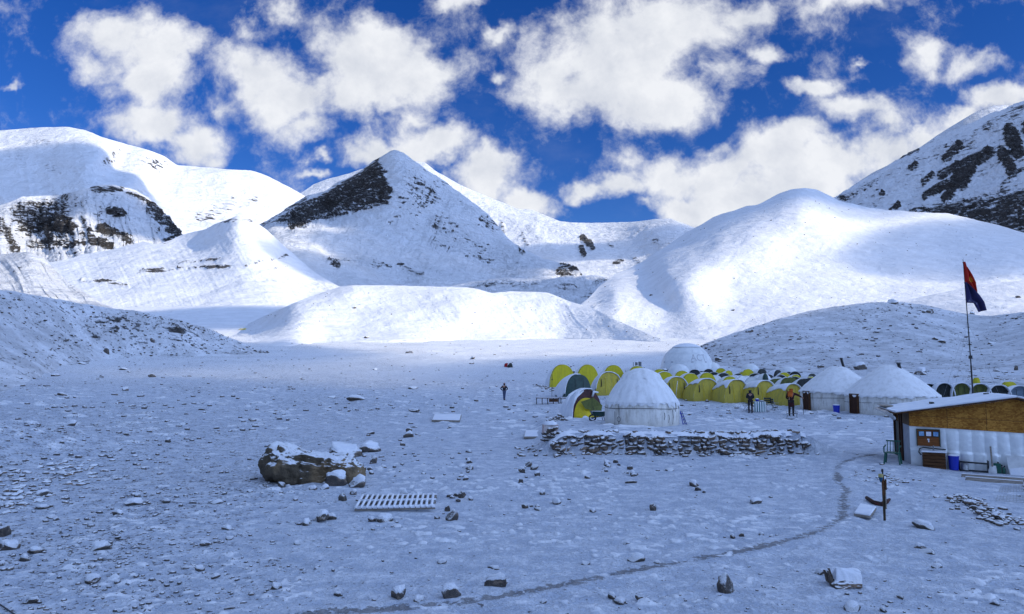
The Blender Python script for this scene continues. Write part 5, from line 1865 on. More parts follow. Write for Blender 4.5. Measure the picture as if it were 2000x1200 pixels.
boulder()
sl = [('slab', 640, 905, 150, 34, 'flat snow-covered slab behind the huge boulder', 2, .55), ]
stone(664, 893, 86, 26, 'broad snow-covered slab rising behind the right end of the huge boulder', k=2, depth=.6, name='rock_slab')
stone(722, 884, 52, 20, 'snow-covered broken ledge right of the huge boulder', k=4, depth=.6, name='rock_slab')
HAND = [
    (656, 950, 42, 26, 'rounded snow-capped rock touching the right front of the huge boulder', 1), (699, 953, 38, 22, 'snow-capped rock second in the line right of the huge boulder', 3),
    (669, 979, 24, 18, 'brown rock with snow on top between the boulder and the duckboard', 5), (690, 966, 18, 10, 'low snowy stone beside the brown rock above the duckboard', 6),
    (548, 953, 18, 14, 'small snow-capped stone at the foot of the huge boulder', 2), (611, 958, 24, 9, 'dark flat stone in front of the huge boulder', 7), (634, 957, 18, 10, 'small snowy stone in front of the huge boulder, right of the dark flat one', 3),
    (697, 930, 14, 9, 'left of three small stones in a row right of the boulder', 1), (712, 928, 13, 9, 'middle of three small stones in a row right of the boulder', 4), (725, 927, 14, 9, 'right of three small stones in a row right of the boulder', 8),
    (729, 906, 18, 16, 'brown stone standing out of the drift right of the boulder', 9), (787, 971, 22, 13, 'snow-buried stone behind the left half of the duckboard', 0), (817, 973, 20, 12, 'snowy stone behind the duckboard, between two others', 2),
    (846, 974, 16, 14, 'dark pointed stone behind the right end of the duckboard', 6), (879, 972, 16, 9, 'dark-edged snowy stone in the row right of the duckboard, first', 4), (903, 974, 16, 16, 'squarish snowy stone in the row right of the duckboard', 5),
    (919, 978, 14, 9, 'brown stone at the end of the row right of the duckboard', 8), (895, 981, 12, 7, 'small stone below the row right of the duckboard', 1),
    (883, 1017, 26, 24, 'brown boulder with a snow cap off the right front corner of the duckboard', 3), (874, 1000, 12, 16, 'dark upright stone behind the brown boulder by the duckboard', 6), (852, 1014, 14, 8, 'little stone at the right front corner of the duckboard', 2),
    (748, 1021, 46, 16, 'broad snow-capped stone in front of the duckboard', 7), (726, 1020, 18, 10, 'dark stone touching the broad one in front of the duckboard', 9),
    (599, 1026, 26, 12, 'brown-edged stone, left one of the group left of the duckboard', 5), (628, 1020, 34, 20, 'largest snow-capped stone of the group left of the duckboard', 1), (647, 1016, 22, 12, 'dark stone, right one of the group left of the duckboard', 4),
    (778, 1172, 44, 26, 'black-and-white rock at the bottom of the frame left of the trail', 8), (881, 1172, 48, 26, 'snow-covered hump of rock beside the footpath at the bottom', 0), (973, 1148, 56, 24, 'broad snow-topped rock with two bare brown patches above the footpath', 2),
    (1243, 1098, 36, 14, 'flat dark-edged stone just above the footpath', 3), (1196, 1170, 26, 12, 'dark wedge-shaped stone below the footpath', 6), (1208, 1180, 30, 10, 'low snow slab under the dark wedge stone', 7), (1248, 1174, 18, 12, 'round dark-rimmed stone below the footpath', 9),
    (1418, 1158, 46, 38, 'dark rock with a snow cap standing below the footpath on the right', 3), (1274, 998, 20, 20, 'upright brown rock in the middle of the snowfield', 8),
    (1086, 986, 30, 11, 'long dark stone with snow on one end, in the middle line of stones', 4), (1020, 924, 18, 11, 'brown stone at the left of the stone circle', 1), (1017, 946, 16, 14, 'black-and-white stone below the brown one of the stone circle', 2),
    (1033, 913, 16, 14, 'snowy stone at the top of the stone circle', 3), (1044, 918, 18, 10, 'snow-topped stone right of the top of the stone circle', 9), (1049, 931, 18, 10, 'dark-faced stone in the right part of the stone circle', 0), (1061, 966, 16, 9, 'brown snow-capped stone below the stone circle', 5),
    (1052, 998, 20, 7, 'flat dark stone left of the long one', 7), (1159, 1002, 22, 9, 'brown flat stone right of the long dark one', 6), (1146, 935, 18, 8, 'low brown stone in the snow before the terrace wall', 8), (1232, 945, 26, 8, 'thin dark stone in the snow before the terrace wall', 4),
    (1238, 930, 20, 10, 'brown snow-capped stone before the middle of the terrace wall', 3), (1232, 918, 16, 9, 'snowy stone nearer the middle of the terrace wall', 2), (1309, 921, 26, 6, 'pair of thin dark stones flush with the snow', 7), (1475, 985, 32, 9, 'snow-crusted flat stone far right of the upright brown rock', 1),
    (264, 988, 44, 12, 'flat dark-edged stone on the left snow slope', 4), (196, 1076, 48, 14, 'long dark-lipped slab low on the left', 7), (14, 1076, 46, 18, 'snow-covered ledge at the left edge of the frame', 2), (70, 1082, 30, 13, 'snow-capped stone near the left edge, right of the ledge', 3),
    (48, 1096, 26, 12, 'brown-faced stone near the left edge, below the ledge', 5), (5, 1050, 30, 30, 'black rock cut by the left edge of the frame', 6), (86, 970, 36, 12, 'flat pale stone on the left stony bank', 0), (120, 928, 30, 8, 'dark lens-shaped stone on the left stony bank', 9),
    (228, 1142, 18, 9, 'small dark stone low on the left slope', 8), (178, 1140, 40, 14, 'wide snow-covered stone low on the left', 1), (448, 1192, 22, 8, 'brown stone by the bottom edge of the frame', 4), (537, 1152, 26, 12, 'snowy stone with a dark foot left of the bottom of the trail', 2),
    (138, 832, 28, 10, 'snowy block on the left flat', 3), (696, 783, 40, 10, 'long dark rock with bristling snow ribs out on the flat', 4), (810, 806, 34, 8, 'reddish flat rock out on the flat', 1), (808, 760, 30, 6, 'dark slab out on the flat beyond the reddish rock', 7),
    (650, 778, 22, 5, 'thin dark stone left of the ribbed rock on the flat', 5), (801, 690, 18, 5, 'grey slab at the edge of the sunlit snow', 2), (923, 702, 12, 7, 'small pointed stone at the edge of the sunlit snow', 3), (800, 855, 30, 14, 'snow-covered stone midway between boulder and terrace', 8),
    (786, 872, 14, 10, 'brown stone just left of the gap between boulder and terrace', 9), (70, 706, 36, 8, 'dark flat rock at the foot of the left bank', 4), (160, 712, 24, 5, 'dark flat rock on the plain beside the left bank', 6), (243, 723, 30, 5, 'long low brown rock on the plain left', 0),
    (1665, 1195, 40, 14, 'snow-capped brown stone at the bottom right of the frame', 3), (1759, 1171, 18, 7, 'pale rounded stone near the bottom right', 1), (1807, 1034, 50, 14, 'dark mottled stone with snow on its left, right of the wooden post', 7), (1810, 1082, 44, 8, 'low snow ridge of stone in the right foreground', 2)]
for px, py, wp, hp, lb, k in HAND:
    stone(px, py, wp, hp, lb, k=k, cap=hp >= 9 and wp >= 14, depth=.75)

# slab of rock with a thick pillow of snow, lower right
g = ground_at(1672, 1152)
s = mpp(g.y)
P, Fc = rock_shape(ICO4, 37, flat=.4, rough=.42, cuts=14)
P = P * np.array([42 * s, .30, .12])
P0 = P.copy()
o = link_mesh('rock_slab', np_mesh('rock_slab', P, Fc), M_ROCKW)
o.location = (g.x, g.y + .24, g.z + .05)
tag(o, 'broken dark slab with a smooth thick pillow of snow, lower right', 'stone')
up = sstep(P0[:, 2], -.02, .08)
P0[:, 2] += (.10 + .05 * fbm(P0[:, 0] * 3, P0[:, 1] * 3, 0, 3, 9) + .08 * (1 - sstep(P0[:, 0], -.5, .3))) * up - .10 * (1 - up)
P0[:, :2] *= (.86 + .11 * up)[:, None]
c = link_mesh('snow_pillow', np_mesh('snow_pillow', P0, Fc), M_SNOWCAP, o)
c.location = (.03, .02, .0)
m = MB()
for i, (x, hh, tl) in enumerate(((-.35, .30, -.30), (-.30, .32, -.22), (-.33, .22, -.4))):
    m.box((x, -.06 + .10 * i, .08), (.08, .11, hh), Matrix.Rotation(tl, 3, 'Y'), taper=.35)
m.build('splinter', M_ROCKW, o, bevel=.01)

# one mesh per kind for the countless small ones
def merged(name, base, pts, sizes, flats, seed, mat):
    V, Fc = base
    shapes = [rock_shape(base, seed + i, cuts=5)[0] for i in range(8)]
    n = len(pts)
    r = np.random.default_rng(seed)
    idx = r.integers(0, 8, n)
    a = r.uniform(0, 6.283, n)
    ca, sa = np.cos(a), np.sin(a)
    S = np.array(shapes)[idx]
    sx, sy = sizes * r.uniform(.7, 1.3, n), sizes * r.uniform(.5, 1.0, n)
    X, Y, Z = S[..., 0] * sx[:, None], S[..., 1] * sy[:, None], S[..., 2] * (sizes * flats)[:, None]
    P = np.stack([X * ca[:, None] - Y * sa[:, None], X * sa[:, None] + Y * ca[:, None], Z], -1) + pts[:, None, :]
    nv = V.shape[0]
    Q = (Fc[None] + (np.arange(n) * nv)[:, None, None]).reshape(-1, 3)
    return link_mesh(name, np_mesh(name, P.reshape(-1, 3), Q), mat)


def scatter_ground(n, py0, py1, seed, power=1.0):
    """points spread over the part of the floor that shows between two rows of the frame"""
    r = np.random.default_rng(seed)
    y = py0 + (py1 - py0) * r.uniform(0, 1, n) ** power
    x = r.uniform(-120, 2120, n)
    a, b = ray(x, y)
    ts = np.geomspace(5, 420, 450)
    xx, yy = a[:, None] * ts, np.broadcast_to(ts, (n, len(ts)))
    hh = H + b[:, None] * ts - G_base(xx, yy, np.hypot(xx, yy))
    i = np.argmax(hh < 0, axis=1)
    ok = i > 0
    t = ts[i]
    X, Y = (a * t)[ok], t[ok]
    t2 = r.uniform(-.02, .02, len(X))
    Y = Y * (1 + t2)
    return X, Y


def keep_clear(X, Y):
    k = ~((X > .8) & (X < 13.5) & (Y > 30.4) & (Y < 31.5))
    k &= ~((X > 14.6) & (Y > 24) & (Y < 33) & (X - 15.3 > (27.2 - Y) * .8))
    k &= (np.hypot(X - 6.3, Y - 36.5) > 2.2)
    return k


X, Y = scatter_ground(24000, 705, 1205, 5)
g_ = gravel_zone(X, Y)
r = np.random.default_rng(9)
cl_ = np.clip(.55 + 1.5 * fbm(X / 2.6, Y / 2.6, 0, 3, 41), .08, 1.4)
k = (r.uniform(0, 1.05, len(X)) < (.16 + .84 * g_) * cl_) & keep_clear(X, Y)
X, Y, g_ = X[k], Y[k], g_[k]
sz = (.010 + .075 * r.uniform(0, 1, len(X)) ** 5) * np.clip(Y / 17, .75, 3.6) * (.7 + .4 * g_)
pts = np.stack([X, Y, G(X, Y) + sz * .12], -1)
M_PEB = mat_stone('gravel_stone', (.035, .032, .031), (.16, .145, .135), (.58, .88), .35, 9)
tag(merged('gravel', ICO1, pts, sz, np.full(len(X), .55), 300, M_PEB), 'small stones and gravel poking through the thin snow', kind='stuff')

# stones one can count: scattered individually
free = 300 - len(HAND) - 8
X, Y = scatter_ground(900, 712, 1200, 21, .8)
g_ = gravel_zone(X, Y)
r = np.random.default_rng(3)
k = (r.uniform(0, 1.0, len(X)) < .15 + .8 * g_) & keep_clear(X, Y)
X, Y = X[k][:138], Y[k][:138]
for x, y in zip(X, Y):
    p = Vector((x, y, float(G(x, y))))
    wp = random.uniform(9, 22) * (1.0 if y > 25 else 1.25)
    stone(0, 0, wp, wp * random.uniform(.22, .5), 'small snow-dusted stone scattered over the snowy valley floor', 'small stones scattered over the valley floor', at=p, cap=wp > 14 and y < 40)


for cx, cy, n_ in ((912, 884, 3), (908, 902, 3), (903, 920, 3), (911, 937, 3), (1038, 912, 3), (1040, 992, 3), (1200, 908, 4), (1228, 928, 4), (1192, 918, 3), (895, 974, 2), (803, 850, 3), (735, 915, 3), (1362, 962, 2), (1440, 1050, 3), (1492, 1046, 2)):
    for _ in range(n_):
        w_ = random.uniform(8, 16)
        stone(cx + random.uniform(-16, 16), cy + random.uniform(-5, 5), w_, w_ * random.uniform(.4, .75), 'small snow-capped stone lying in a broken line of stones before the terrace wall', 'stones in broken lines before the terrace wall')


def sheet_point(key, px, py):
    PX, PY, P, N = SHEETS[key]
    j = int(np.argmin(np.abs(PX[0] - px)))
    i = int(np.argmin(np.abs(PY[:, j] - py)))
    return Vector(P[i, j])


KN = [(1465, 648, 16, 9, 'dark block on the left shoulder of the stony knoll'), (1742, 594, 34, 9, 'dark flat rock on the very top of the stony knoll'), (1680, 722, 34, 15, 'snow-capped dark boulder just above the middle yurt'), (1798, 732, 32, 17, 'dark boulder with a snow hat right of the largest yurt roof'),
      (1825, 664, 16, 7, 'left of two dark rocks on the knoll left of the flagpole'), (1839, 669, 18, 9, 'right of two dark rocks on the knoll left of the flagpole'), (1936, 671, 20, 7, 'dark rock on the knoll right of the flagpole'), (1816, 614, 22, 8, 'tawny rock high on the knoll'),
      (1900, 602, 16, 6, 'dark rock high on the knoll behind the flag'), (1713, 653, 16, 5, 'rusty flat rock in the middle of the knoll'), (1603, 719, 18, 7, 'dark rock above the small tents left of the middle yurt'), (1684, 693, 14, 6, 'small dark rock above the stove pipe of the middle yurt'), (1984, 722, 10, 16, 'thin dark upright stone at the right edge above the camp'),
      (1403, 705, 14, 8, 'dark rock just right of the largest dome')]
for px, py, wp, hp, lb in KN:
    p = sheet_point('knoll', px, py)
    stone(px, py, wp, hp, lb, at=p, cap=wp > 28, k=(px * 7) % 10, sink=.3)
for px, py, wp, hp, lb, key in ((690, 603, 11, 6, 'tawny boulder high on the sunlit moraine', 'moraine'), (716, 661, 16, 6, 'dark rock at the foot of the sunlit moraine', 'moraine'), (210, 690, 14, 14, 'dark rock streaked with snow low on the left bank', 'left'), (296, 668, 14, 14, 'brown rock with a snow trail halfway up the left bank', 'left'),
                                (1433, 608, 8, 5, 'small dark rock low on the right-hand hill', 'hill'), (1272, 578, 7, 5, 'small rock alone on the lower right-hand hill', 'hill'), (1990, 582, 12, 6, 'dark rock on the sunlit bench at the right edge', 'bench')):
    p = sheet_point(key, px, py)
    stone(px, py, wp, hp, lb, at=p, cap=False, k=(px * 3) % 10, sink=.3)


def scatter_sheet(key, n, smin, smax, seed, ymin=0.04, ymax=.97, clump=.0):
    PX, PY, P, N = SHEETS[key]
    r = np.random.default_rng(seed)
    ny, nx = PX.shape
    i = (ny * r.uniform(ymin, ymax, n)).astype(int)
    j = (nx * r.uniform(0, .999, n)).astype(int)
    Q = P[i, j]
    if clump:
        d = fbm(PX[i, j] / 60, PY[i, j] / 30, 0, 3, seed)
        k = d > r.uniform(-.5, clump, n)
        Q = Q[k]
    Q = Q + np.stack([r.normal(0, .3, len(Q)), r.normal(0, .3, len(Q)), np.zeros(len(Q))], -1)
    px = smin + (smax - smin) * r.uniform(0, 1, len(Q)) ** 4
    return Q, px * Q[:, 1] / F / 2


# debris on the slopes: too many to count
parts = [scatter_sheet('knoll', 2700, 1.6, 10, 4, clump=.35), scatter_sheet('left', 3800, 1.4, 8, 6, clump=.3), scatter_sheet('hill', 420, 1.2, 4.5, 8, .05, .95), scatter_sheet('moraine', 260, 1.2, 4.5, 9, .05, .98), scatter_sheet('bench', 60, 1.5, 5, 10)]
Q = np.concatenate([a for a, b in parts])
S_ = np.concatenate([b for a, b in parts])
M_DEB = mat_stone('slope_debris', (.04, .036, .034), (.14, .125, .11), (.62, .92), 1.0, 5)
tag(merged('slope_debris', ICO1, Q, S_, np.full(len(Q), .6), 400, M_DEB), 'dark stones littering the snowy slopes', kind='stuff')
# the sunlit far edge of the flat
X, Y = scatter_ground(420, 664, 706, 33)
r = np.random.default_rng(4)
sz = (1.2 + 5 * r.uniform(0, 1, len(X)) ** 4) * Y / F / 2
tag(merged('far_debris', ICO1, np.stack([X, Y, G(X, Y)], -1), sz, np.full(len(X), .5), 500, M_DEB), 'dark stones dotting the far sunlit flat', kind='stuff')


# ------------------------------------------------------------------ dry stone wall of the terrace
def stone_wall():
    V, Fc = ICO2
    r = np.random.default_rng(12)
    pts, sc, rot = [], [], []
    runs = [((1.95, 30.95), (12.25, 30.95), .72), ((1.95, 31.0), (1.55, 32.6), .45)]
    for (x0, y0), (x1, y1), hh in runs:
        L = math.hypot(x1 - x0, y1 - y0)
        z = 0.02
        while z < hh:
            rowh = r.uniform(.12, .21)
            t = -r.uniform(0, .3)
            while t < L:
                w = r.uniform(.14, .46) * (1.25 if z < .25 else 1)
                f = (t + w / 2) / L
                if z + rowh * .5 < hh + .10 * float(fbm(f * L * .8, 1, 0, 2, 5)):
                    x, y = x0 + (x1 - x0) * f, y0 + (y1 - y0) * f
                    base = float(G(x, y - .25))
                    pts.append((x + r.normal(0, .02), y + r.normal(0, .035) + z * .12, base + z + rowh / 2 + r.normal(0, .035)))
                    sc.append((w * .56, r.uniform(.16, .26), rowh * r.uniform(.42, .72)))
                    rot.append(r.normal(0, .3))
                t += w * r.uniform(.86, 1.02)
            z += rowh * .88
    # tumbled stones on the crest and at the foot
    for _ in range(70):
        x = r.uniform(1.8, 12.3)
        pts.append((x, 31.15 + abs(r.normal(0, .3)), float(G(x, 31.4)) + .03))
        s_ = r.uniform(.07, .17)
        sc.append((s_ * 1.3, s_, s_ * .7))
        rot.append(r.uniform(-3, 3))
    for _ in range(60):
        x = r.uniform(.6, 12.8) if r.uniform() > .4 else r.uniform(.2, 2.4)
        y = 30.75 - abs(r.normal(0, .22)) if x > 1.8 else 30.9 + r.uniform(-.3, 3.5)
        pts.append((x, y, float(G(x, y)) + .02))
        s_ = r.uniform(.05, .14)
        sc.append((s_ * 1.3, s_, s_ * .7))
        rot.append(r.uniform(-3, 3))
    shapes = [rock_shape(ICO2, 700 + i, rough=.3, cuts=10)[0] for i in range(14)]
    vs, fs = [], []
    for i, (p, s, a) in enumerate(zip(pts, sc, rot)):
        P = shapes[i % 14] * np.array(s)
        tl = r.normal(0, .22)
        ct, st = math.cos(tl), math.sin(tl)
        P = np.stack([P[:, 0] * ct - P[:, 2] * st, P[:, 1], P[:, 0] * st + P[:, 2] * ct], -1)
        ca, sa = math.cos(a), math.sin(a)
        P = np.stack([P[:, 0] * ca - P[:, 1] * sa, P[:, 0] * sa + P[:, 1] * ca, P[:, 2]], -1) + np.array(p)
        vs.append(P)
        fs.append(Fc + i * len(V))
    o = link_mesh('stone_wall', np_mesh('stone_wall', np.concatenate(vs), np.concatenate(fs)), M_ROCKW)
    tag(o, 'low dry-stone wall with snow in its joints holding up the terrace', 'wall')
    # crest of snow along the terrace edge
    n, m = 260, 12
    x = np.linspace(1.6, 12.6, n)
    q = np.linspace(0, 1, m)
    X, Qm = np.meshgrid(x, q)
    Yc = 31.02 + .08 * fbm(X * 1.5, 0, 0, 3, 3) + Qm * .75
    Zc = G(X, np.maximum(Yc, 31.35)) + .05 + .05 * fbm(X * 2.2, Qm * 2, 0, 4, 8) - .16 * (1 - sstep(Qm, 0, .18)) - .10 * sstep(Qm, .7, 1)
    link_mesh('snow_crest', np_mesh('snow_crest', np.stack([X, Yc, Zc], -1).reshape(-1, 3), grid_quads(m, n)), M_SNOWCAP, o)


stone_wall()
# low ring of stones round the lime tent, and a small cairn by the wall end
def heap(name, pts_px, n, smin, smax, spread, label, cat, seed, hgt=.0, mat=None):
    r = np.random.default_rng(seed)
    P, S = [], []
    pp = np.array([ground_at(*q) for q in pts_px])
    for i in range(n):
        f = r.uniform(0, len(pp) - 1.001) if len(pp) > 1 else 0
        a = int(f)
        c = pp[a] * (1 - f + a) + pp[min(a + 1, len(pp) - 1)] * (f - a)
        dx, dy = r.normal(0, spread, 2)
        k = max(0, 1 - math.hypot(dx, dy) / (spread * 2))
        x, y = c[0] + dx, c[1] + dy
        P.append((x, y, float(G(x, y)) + hgt * k * r.uniform(0, 1)))
        S.append(r.uniform(smin, smax))
    o = merged(name, ICO2, np.array(P), np.array(S), np.full(n, .6), seed, mat or M_ROCKW)
    return tag(o, label, cat) if cat in ('cairn', 'stone row') else tag(o, label, kind='stuff')


heap('stone_row', [(1050, 753), (1075, 762), (1100, 768), (1122, 772)], 110, .10, .24, .45, 'row of snowy stones round the foot of the lime tent', 'stone row', 71, .2)
heap('cairn', [(1090, 822)], 42, .07, .16, .28, 'little snow-covered cairn beside the maroon fly tent', 'cairn', 72, .55)
heap('stone_heap', [(1872, 972), (1900, 988), (1935, 1008), (1968, 1026)], 170, .04, .13, .30, 'spread heap of snowy stones before the hut', 'stone heap', 73, .12)
heap('stone_scatter', [(1690, 925), (1720, 935), (1765, 945)], 60, .03, .09, .45, 'scattered small stones behind the wooden post', 'stones', 74)
heap('stone_line', [(20, 985), (70, 960), (110, 925), (150, 905)], 170, .05, .17, .7, 'band of broken flat stones along the left snow bank', 'stones', 75)
heap('stone_patch', [(1330, 800), (1365, 812)], 0 + 24, .03, .07, .8, 'few small stones on the terrace right of the nearest yurt', 'stones', 76)


# ------------------------------------------------------------------ duckboard and other boards
def duckboard():
    A, B, Cc, D = [np.array(ground_at(*q)) for q in ((692, 1001), (850, 1000), (853, 975), (706, 977))]
    e = empty('duckboard', A, 0, 'wooden slatted duckboard lying in the snow, snow on every slat', 'duckboard')
    n = 15

    def at(u, v, z):
        p = (A * (1 - u) + B * u) * (1 - v) + (D * (1 - u) + Cc * u) * v
        return (p[0] - A[0], p[1] - A[1], .06 + z)
    bm_ = MB()
    for v in (.02, .5, .97):
        bm_.bar(at(0, v, .015), at(1, v, .015), .09, .05)
    bm_.build('beam', M_PLANK, e)
    sl_ = MB()
    sn_ = MB()
    for i in range(n):
        u = (i + .3) / n
        sl_.bar(at(u, -.02, .05), at(u, 1.0, .05), .07, .025)
        a, b = at(u, -.03, .07), at(u, 1.01, .07)
        sn_.tube([a, at(u, .02, .075), at(u, .5, .075), at(u, .98, .075), b], [.022, .036, .038, .036, .024], 8)
    for v, hh in ((.0, .055), (.5, .05), (1.0, .05)):
        sn_.bar(at(0, v, .06), at(1, v, .06), .10 if v == .5 else .07, hh)
    sl_.build('slats', M_PLANK, e)
    sn_.build('snow_on_slats', M_SNOWCAP, e, True)


duckboard()


def flat_board(pts, name, label, cat, th=.07, mat=None):
    zm = ground_at(*pts[0]).z + .04
    P = []
    for q in pts:
        a_, b_ = ray(*q)
        t_ = (zm - H) / float(b_)
        P.append(Vector((float(a_) * t_, t_, zm)))
    c = sum(P, Vector()) / 4
    e = empty(name, c, 0, label, cat)
    m = MB()
    lo = [(p.x - c.x, p.y - c.y, zm - c.z + .0) for p in P]
    hi = [(x, y, z + th) for x, y, z in lo]
    m.put(lo + hi, [(3, 2, 1, 0), (4, 5, 6, 7), (0, 1, 5, 4), (1, 2, 6, 5), (2, 3, 7, 6), (3, 0, 4, 7)])
    m.build('panel', mat or M_PLANK, e)
    m = MB()
    lo = [(x * .985, y * .985, z + .002) for x, y, z in hi]
    hi = [(x * .97, y * .96, z + .045) for x, y, z in lo]
    m.put(lo + hi, [(3, 2, 1, 0), (4, 5, 6, 7), (0, 1, 5, 4), (1, 2, 6, 5), (2, 3, 7, 6), (3, 0, 4, 7)])
    m.build('snow_layer', M_SNOWCAP, e, bevel=.02)
    return e


flat_board([(843, 824), (898, 825), (901, 813), (848, 813)], 'board', 'flat snow-covered board lying alone on the plain', 'board', .12)
flat_board([(1023, 857), (1084, 857), (1082, 845), (1026, 845)], 'board', 'flat snow-covered board beside the left end of the terrace wall', 'board', .10)
flat_board([(1668, 1008), (1700, 1013), (1712, 996), (1680, 989)], 'board', 'tilted square board under snow left of the wooden post', 'board', .05)

# white crate at the end of the wall
g = ground_at(1076, 850)
e = empty('crate', g, math.radians(4), 'stained white box standing at the left end of the terrace wall', 'crate')
s = mpp(g.y)
m = MB()
m.box((0, .25, .02 + 9 * s), (30 * s, .5, 19 * s))
m.build('box', canvas('stained_white_paint', (.62, .60, .58), (.36, .14, .11), 2.5), e, bevel=.02)
m = MB()
m.lathe([(14.5 * s, 18.6 * s), (14 * s, 21 * s), (9 * s, 24.5 * s), (.02, 25.5 * s)], 28, c=(0, .25, .02), fn=lambda an, j, r_, z: (r_ * (.88 + .16 * abs(math.sin(2 * an)) + .06 * math.sin(3 * an)), z))
m.build('snow_hat', M_SNOWCAP, e, True)
m = MB()
m.box((0, .25, .03), (32 * s, .54, .06))
m.build('skid', M_DARK, e)

# wooden post with a blue-and-yellow pennant cup
g = ground_at(1728, 1017)
s = mpp(g.y)
e = empty('wooden_post', g, 0, 'thin wooden post with a blue and yellow cup hung at its top', 'post')
m = MB()
m.tube([(0, 0, -.05), (.0, 0, 75 * s)], [.028, .036], 6)
m.build('stake', wood('dark_stake', (.03, .022, .014), (.085, .06, .035), (9, 9, 1.5)), e)
m = MB()
m.bar((.035, -.03, 22 * s), (.03, -.03, 58 * s), .02, .03)
m.build('split_lath', M_PLANK, e)
m = MB()
m.bar((-.02, -.035, 48 * s), (-.02, -.035, 84 * s), .05, .03)
m.bar((.05, -.02, 58 * s), (.05, -.02, 78 * s), .035, .03)
m.build('side_batten', M_CRATE, e)
m = MB()
m.tube([(.0, 0, 75 * s), (-.005, 0, 97 * s)], [.018, .016], 6)
m.build('top_rod', M_BLACK, e, True)
m = MB()
m.lathe([(.005, 72 * s), (.028, 74 * s), (.055, 82 * s)], 16, c=(-.065, -.02, 0))
cup = m.build('cup', simple('blue_enamel', (.02, .09, .17), .4), e, True)
m = MB()
m.lathe([(.0555, 82 * s), (.058, 86.5 * s), (.052, 88 * s)], 16, c=(-.065, -.02, 0), cap=True)
m.build('rim', simple('yellow_enamel', (.42, .36, .14), .5), cup, True)
m = MB()
m.tube([(-.012, 0, 92 * s), (-.012, -.01, 97 * s)], [.03, .024], 8)
m.build('knob', M_BLACK, e, True)

# curved dark tyre piece half buried by the post
pts = [ground_at(1693, 976), ground_at(1706, 985), ground_at(1722, 989), ground_at(1731, 984), ground_at(1738, 979)]
e = empty('hose', pts[0], 0, 'short curved piece of dark hose lying in the snow behind the wooden post', 'hose')
m = MB()
m.tube([p - pts[0] + Vector((0, 0, .05)) for p in pts], [.05, .06, .065, .06, .03], 10)
m.build('tube_wall', simple('old_dark_rubber', (.03, .02, .018), .8, (.10, .04, .03), 8), e, True)
m = MB()
for p in (pts[1] * .5 + pts[2] * .5, pts[3]):
    q = p - pts[0] + Vector((0, 0, .05))
    m.lathe([(.066, -.03), (.066, .03)], 12, c=tuple(q))
m.build('clip', simple('rusty_clip', (.10, .03, .025), .8), e, True)

# cable at the lower left corner, wire mesh in front of the hut
a, b_ = ground_at(0, 1185, 3), ground_at(30, 1204, 3)
m = MB()
m.tube([a + Vector((-.6, .3, .02)), a + Vector((0, 0, .03)), b_ + Vector((0, 0, .02)), b_ + Vector((.3, -.5, .0))], .012, 6)
tag(m.build('cable', M_BLACK, None, True), 'thin dark cable crossing the lower left corner', 'cable')
P = [ground_at(*q) for q in ((1945, 980), (2020, 986), (2010, 950), (1955, 952))]
m = MB()
for i in range(12):
    f = i / 11
    m.tube([P[0].lerp(P[1], f) + Vector((0, 0, .03)), P[3].lerp(P[2], f) + Vector((0, 0, .03))], .005, 4)
    m.tube([P[0].lerp(P[3], f) + Vector((0, 0, .033)), P[1].lerp(P[2], f) + Vector((0, 0, .033))], .005, 4)
tag(m.build('wire_mesh', M_STEEL), 'rusty wire mesh lying flat on the snow before the hut', 'wire mesh')


# benches by the tents, ladder, wheelbarrow
def bench(px, py, wp, hp, label, legs=5):
    g = ground_at(px, py)
    s = mpp(g.y)
    e = empty('bench', g, 0, label, 'bench', 'low tables by the tents')
    w, h = wp * s, hp * s
    m = MB()
    m.box((0, .2, h), (w, .5, .06))
    m.build('top', M_CRATE, e)
    m = MB()
    m.box((0, .22, h + .05), (w * .96, .44, .05))
    m.build('snow_on_top', M_SNOWCAP, e, bevel=.02)
    for i in range(legs):
        x = -w / 2 + .04 + (w - .08) * i / (legs - 1)
        m = MB()
        m.box((x, 0, h / 2), (.06, .06, h))
        m.box((x, .42, h / 2), (.06, .06, h))
        m.build('leg', M_BLACK, e)
    m = MB()
    m.box((w * .25, .1, h * .62), (w * .4, .04, h * .5))
    m.build('side_board', M_CRATE, e)


bench(1070, 790, 45, 12, 'long low dark table standing on five legs left of the tents')
bench(1103, 788, 16, 10, 'short dark low table touching the maroon fly tent', 2)

g = ground_at(1333, 830)
s = mpp(g.y)
e = empty('ladder', g, 0, 'small blue ladder leaning on the right side of the nearest yurt', 'ladder')
m = MB()
for dy in (0, .34):
    m.tube([(.24, dy, -.02), (-.02, dy + .05, 26 * s)], .022, 6)
m.build('rail', simple('blue_paint', (.02, .05, .14), .5), e, True)
for i in range(4):
    f = .12 + .24 * i
    m = MB()
    m.tube([(.24 - .26 * f - .16, -.0, 26 * s * f), (.24 - .26 * f + .02, .0, 26 * s * f)], .016, 6)
    m.build('rung', M_BLUE, e, True)
m = MB()
m.tube([(.04, .0, -.02), (-.10, .05, 26 * s)], .022, 6)
m.build('rail', M_BLUE, e, True)

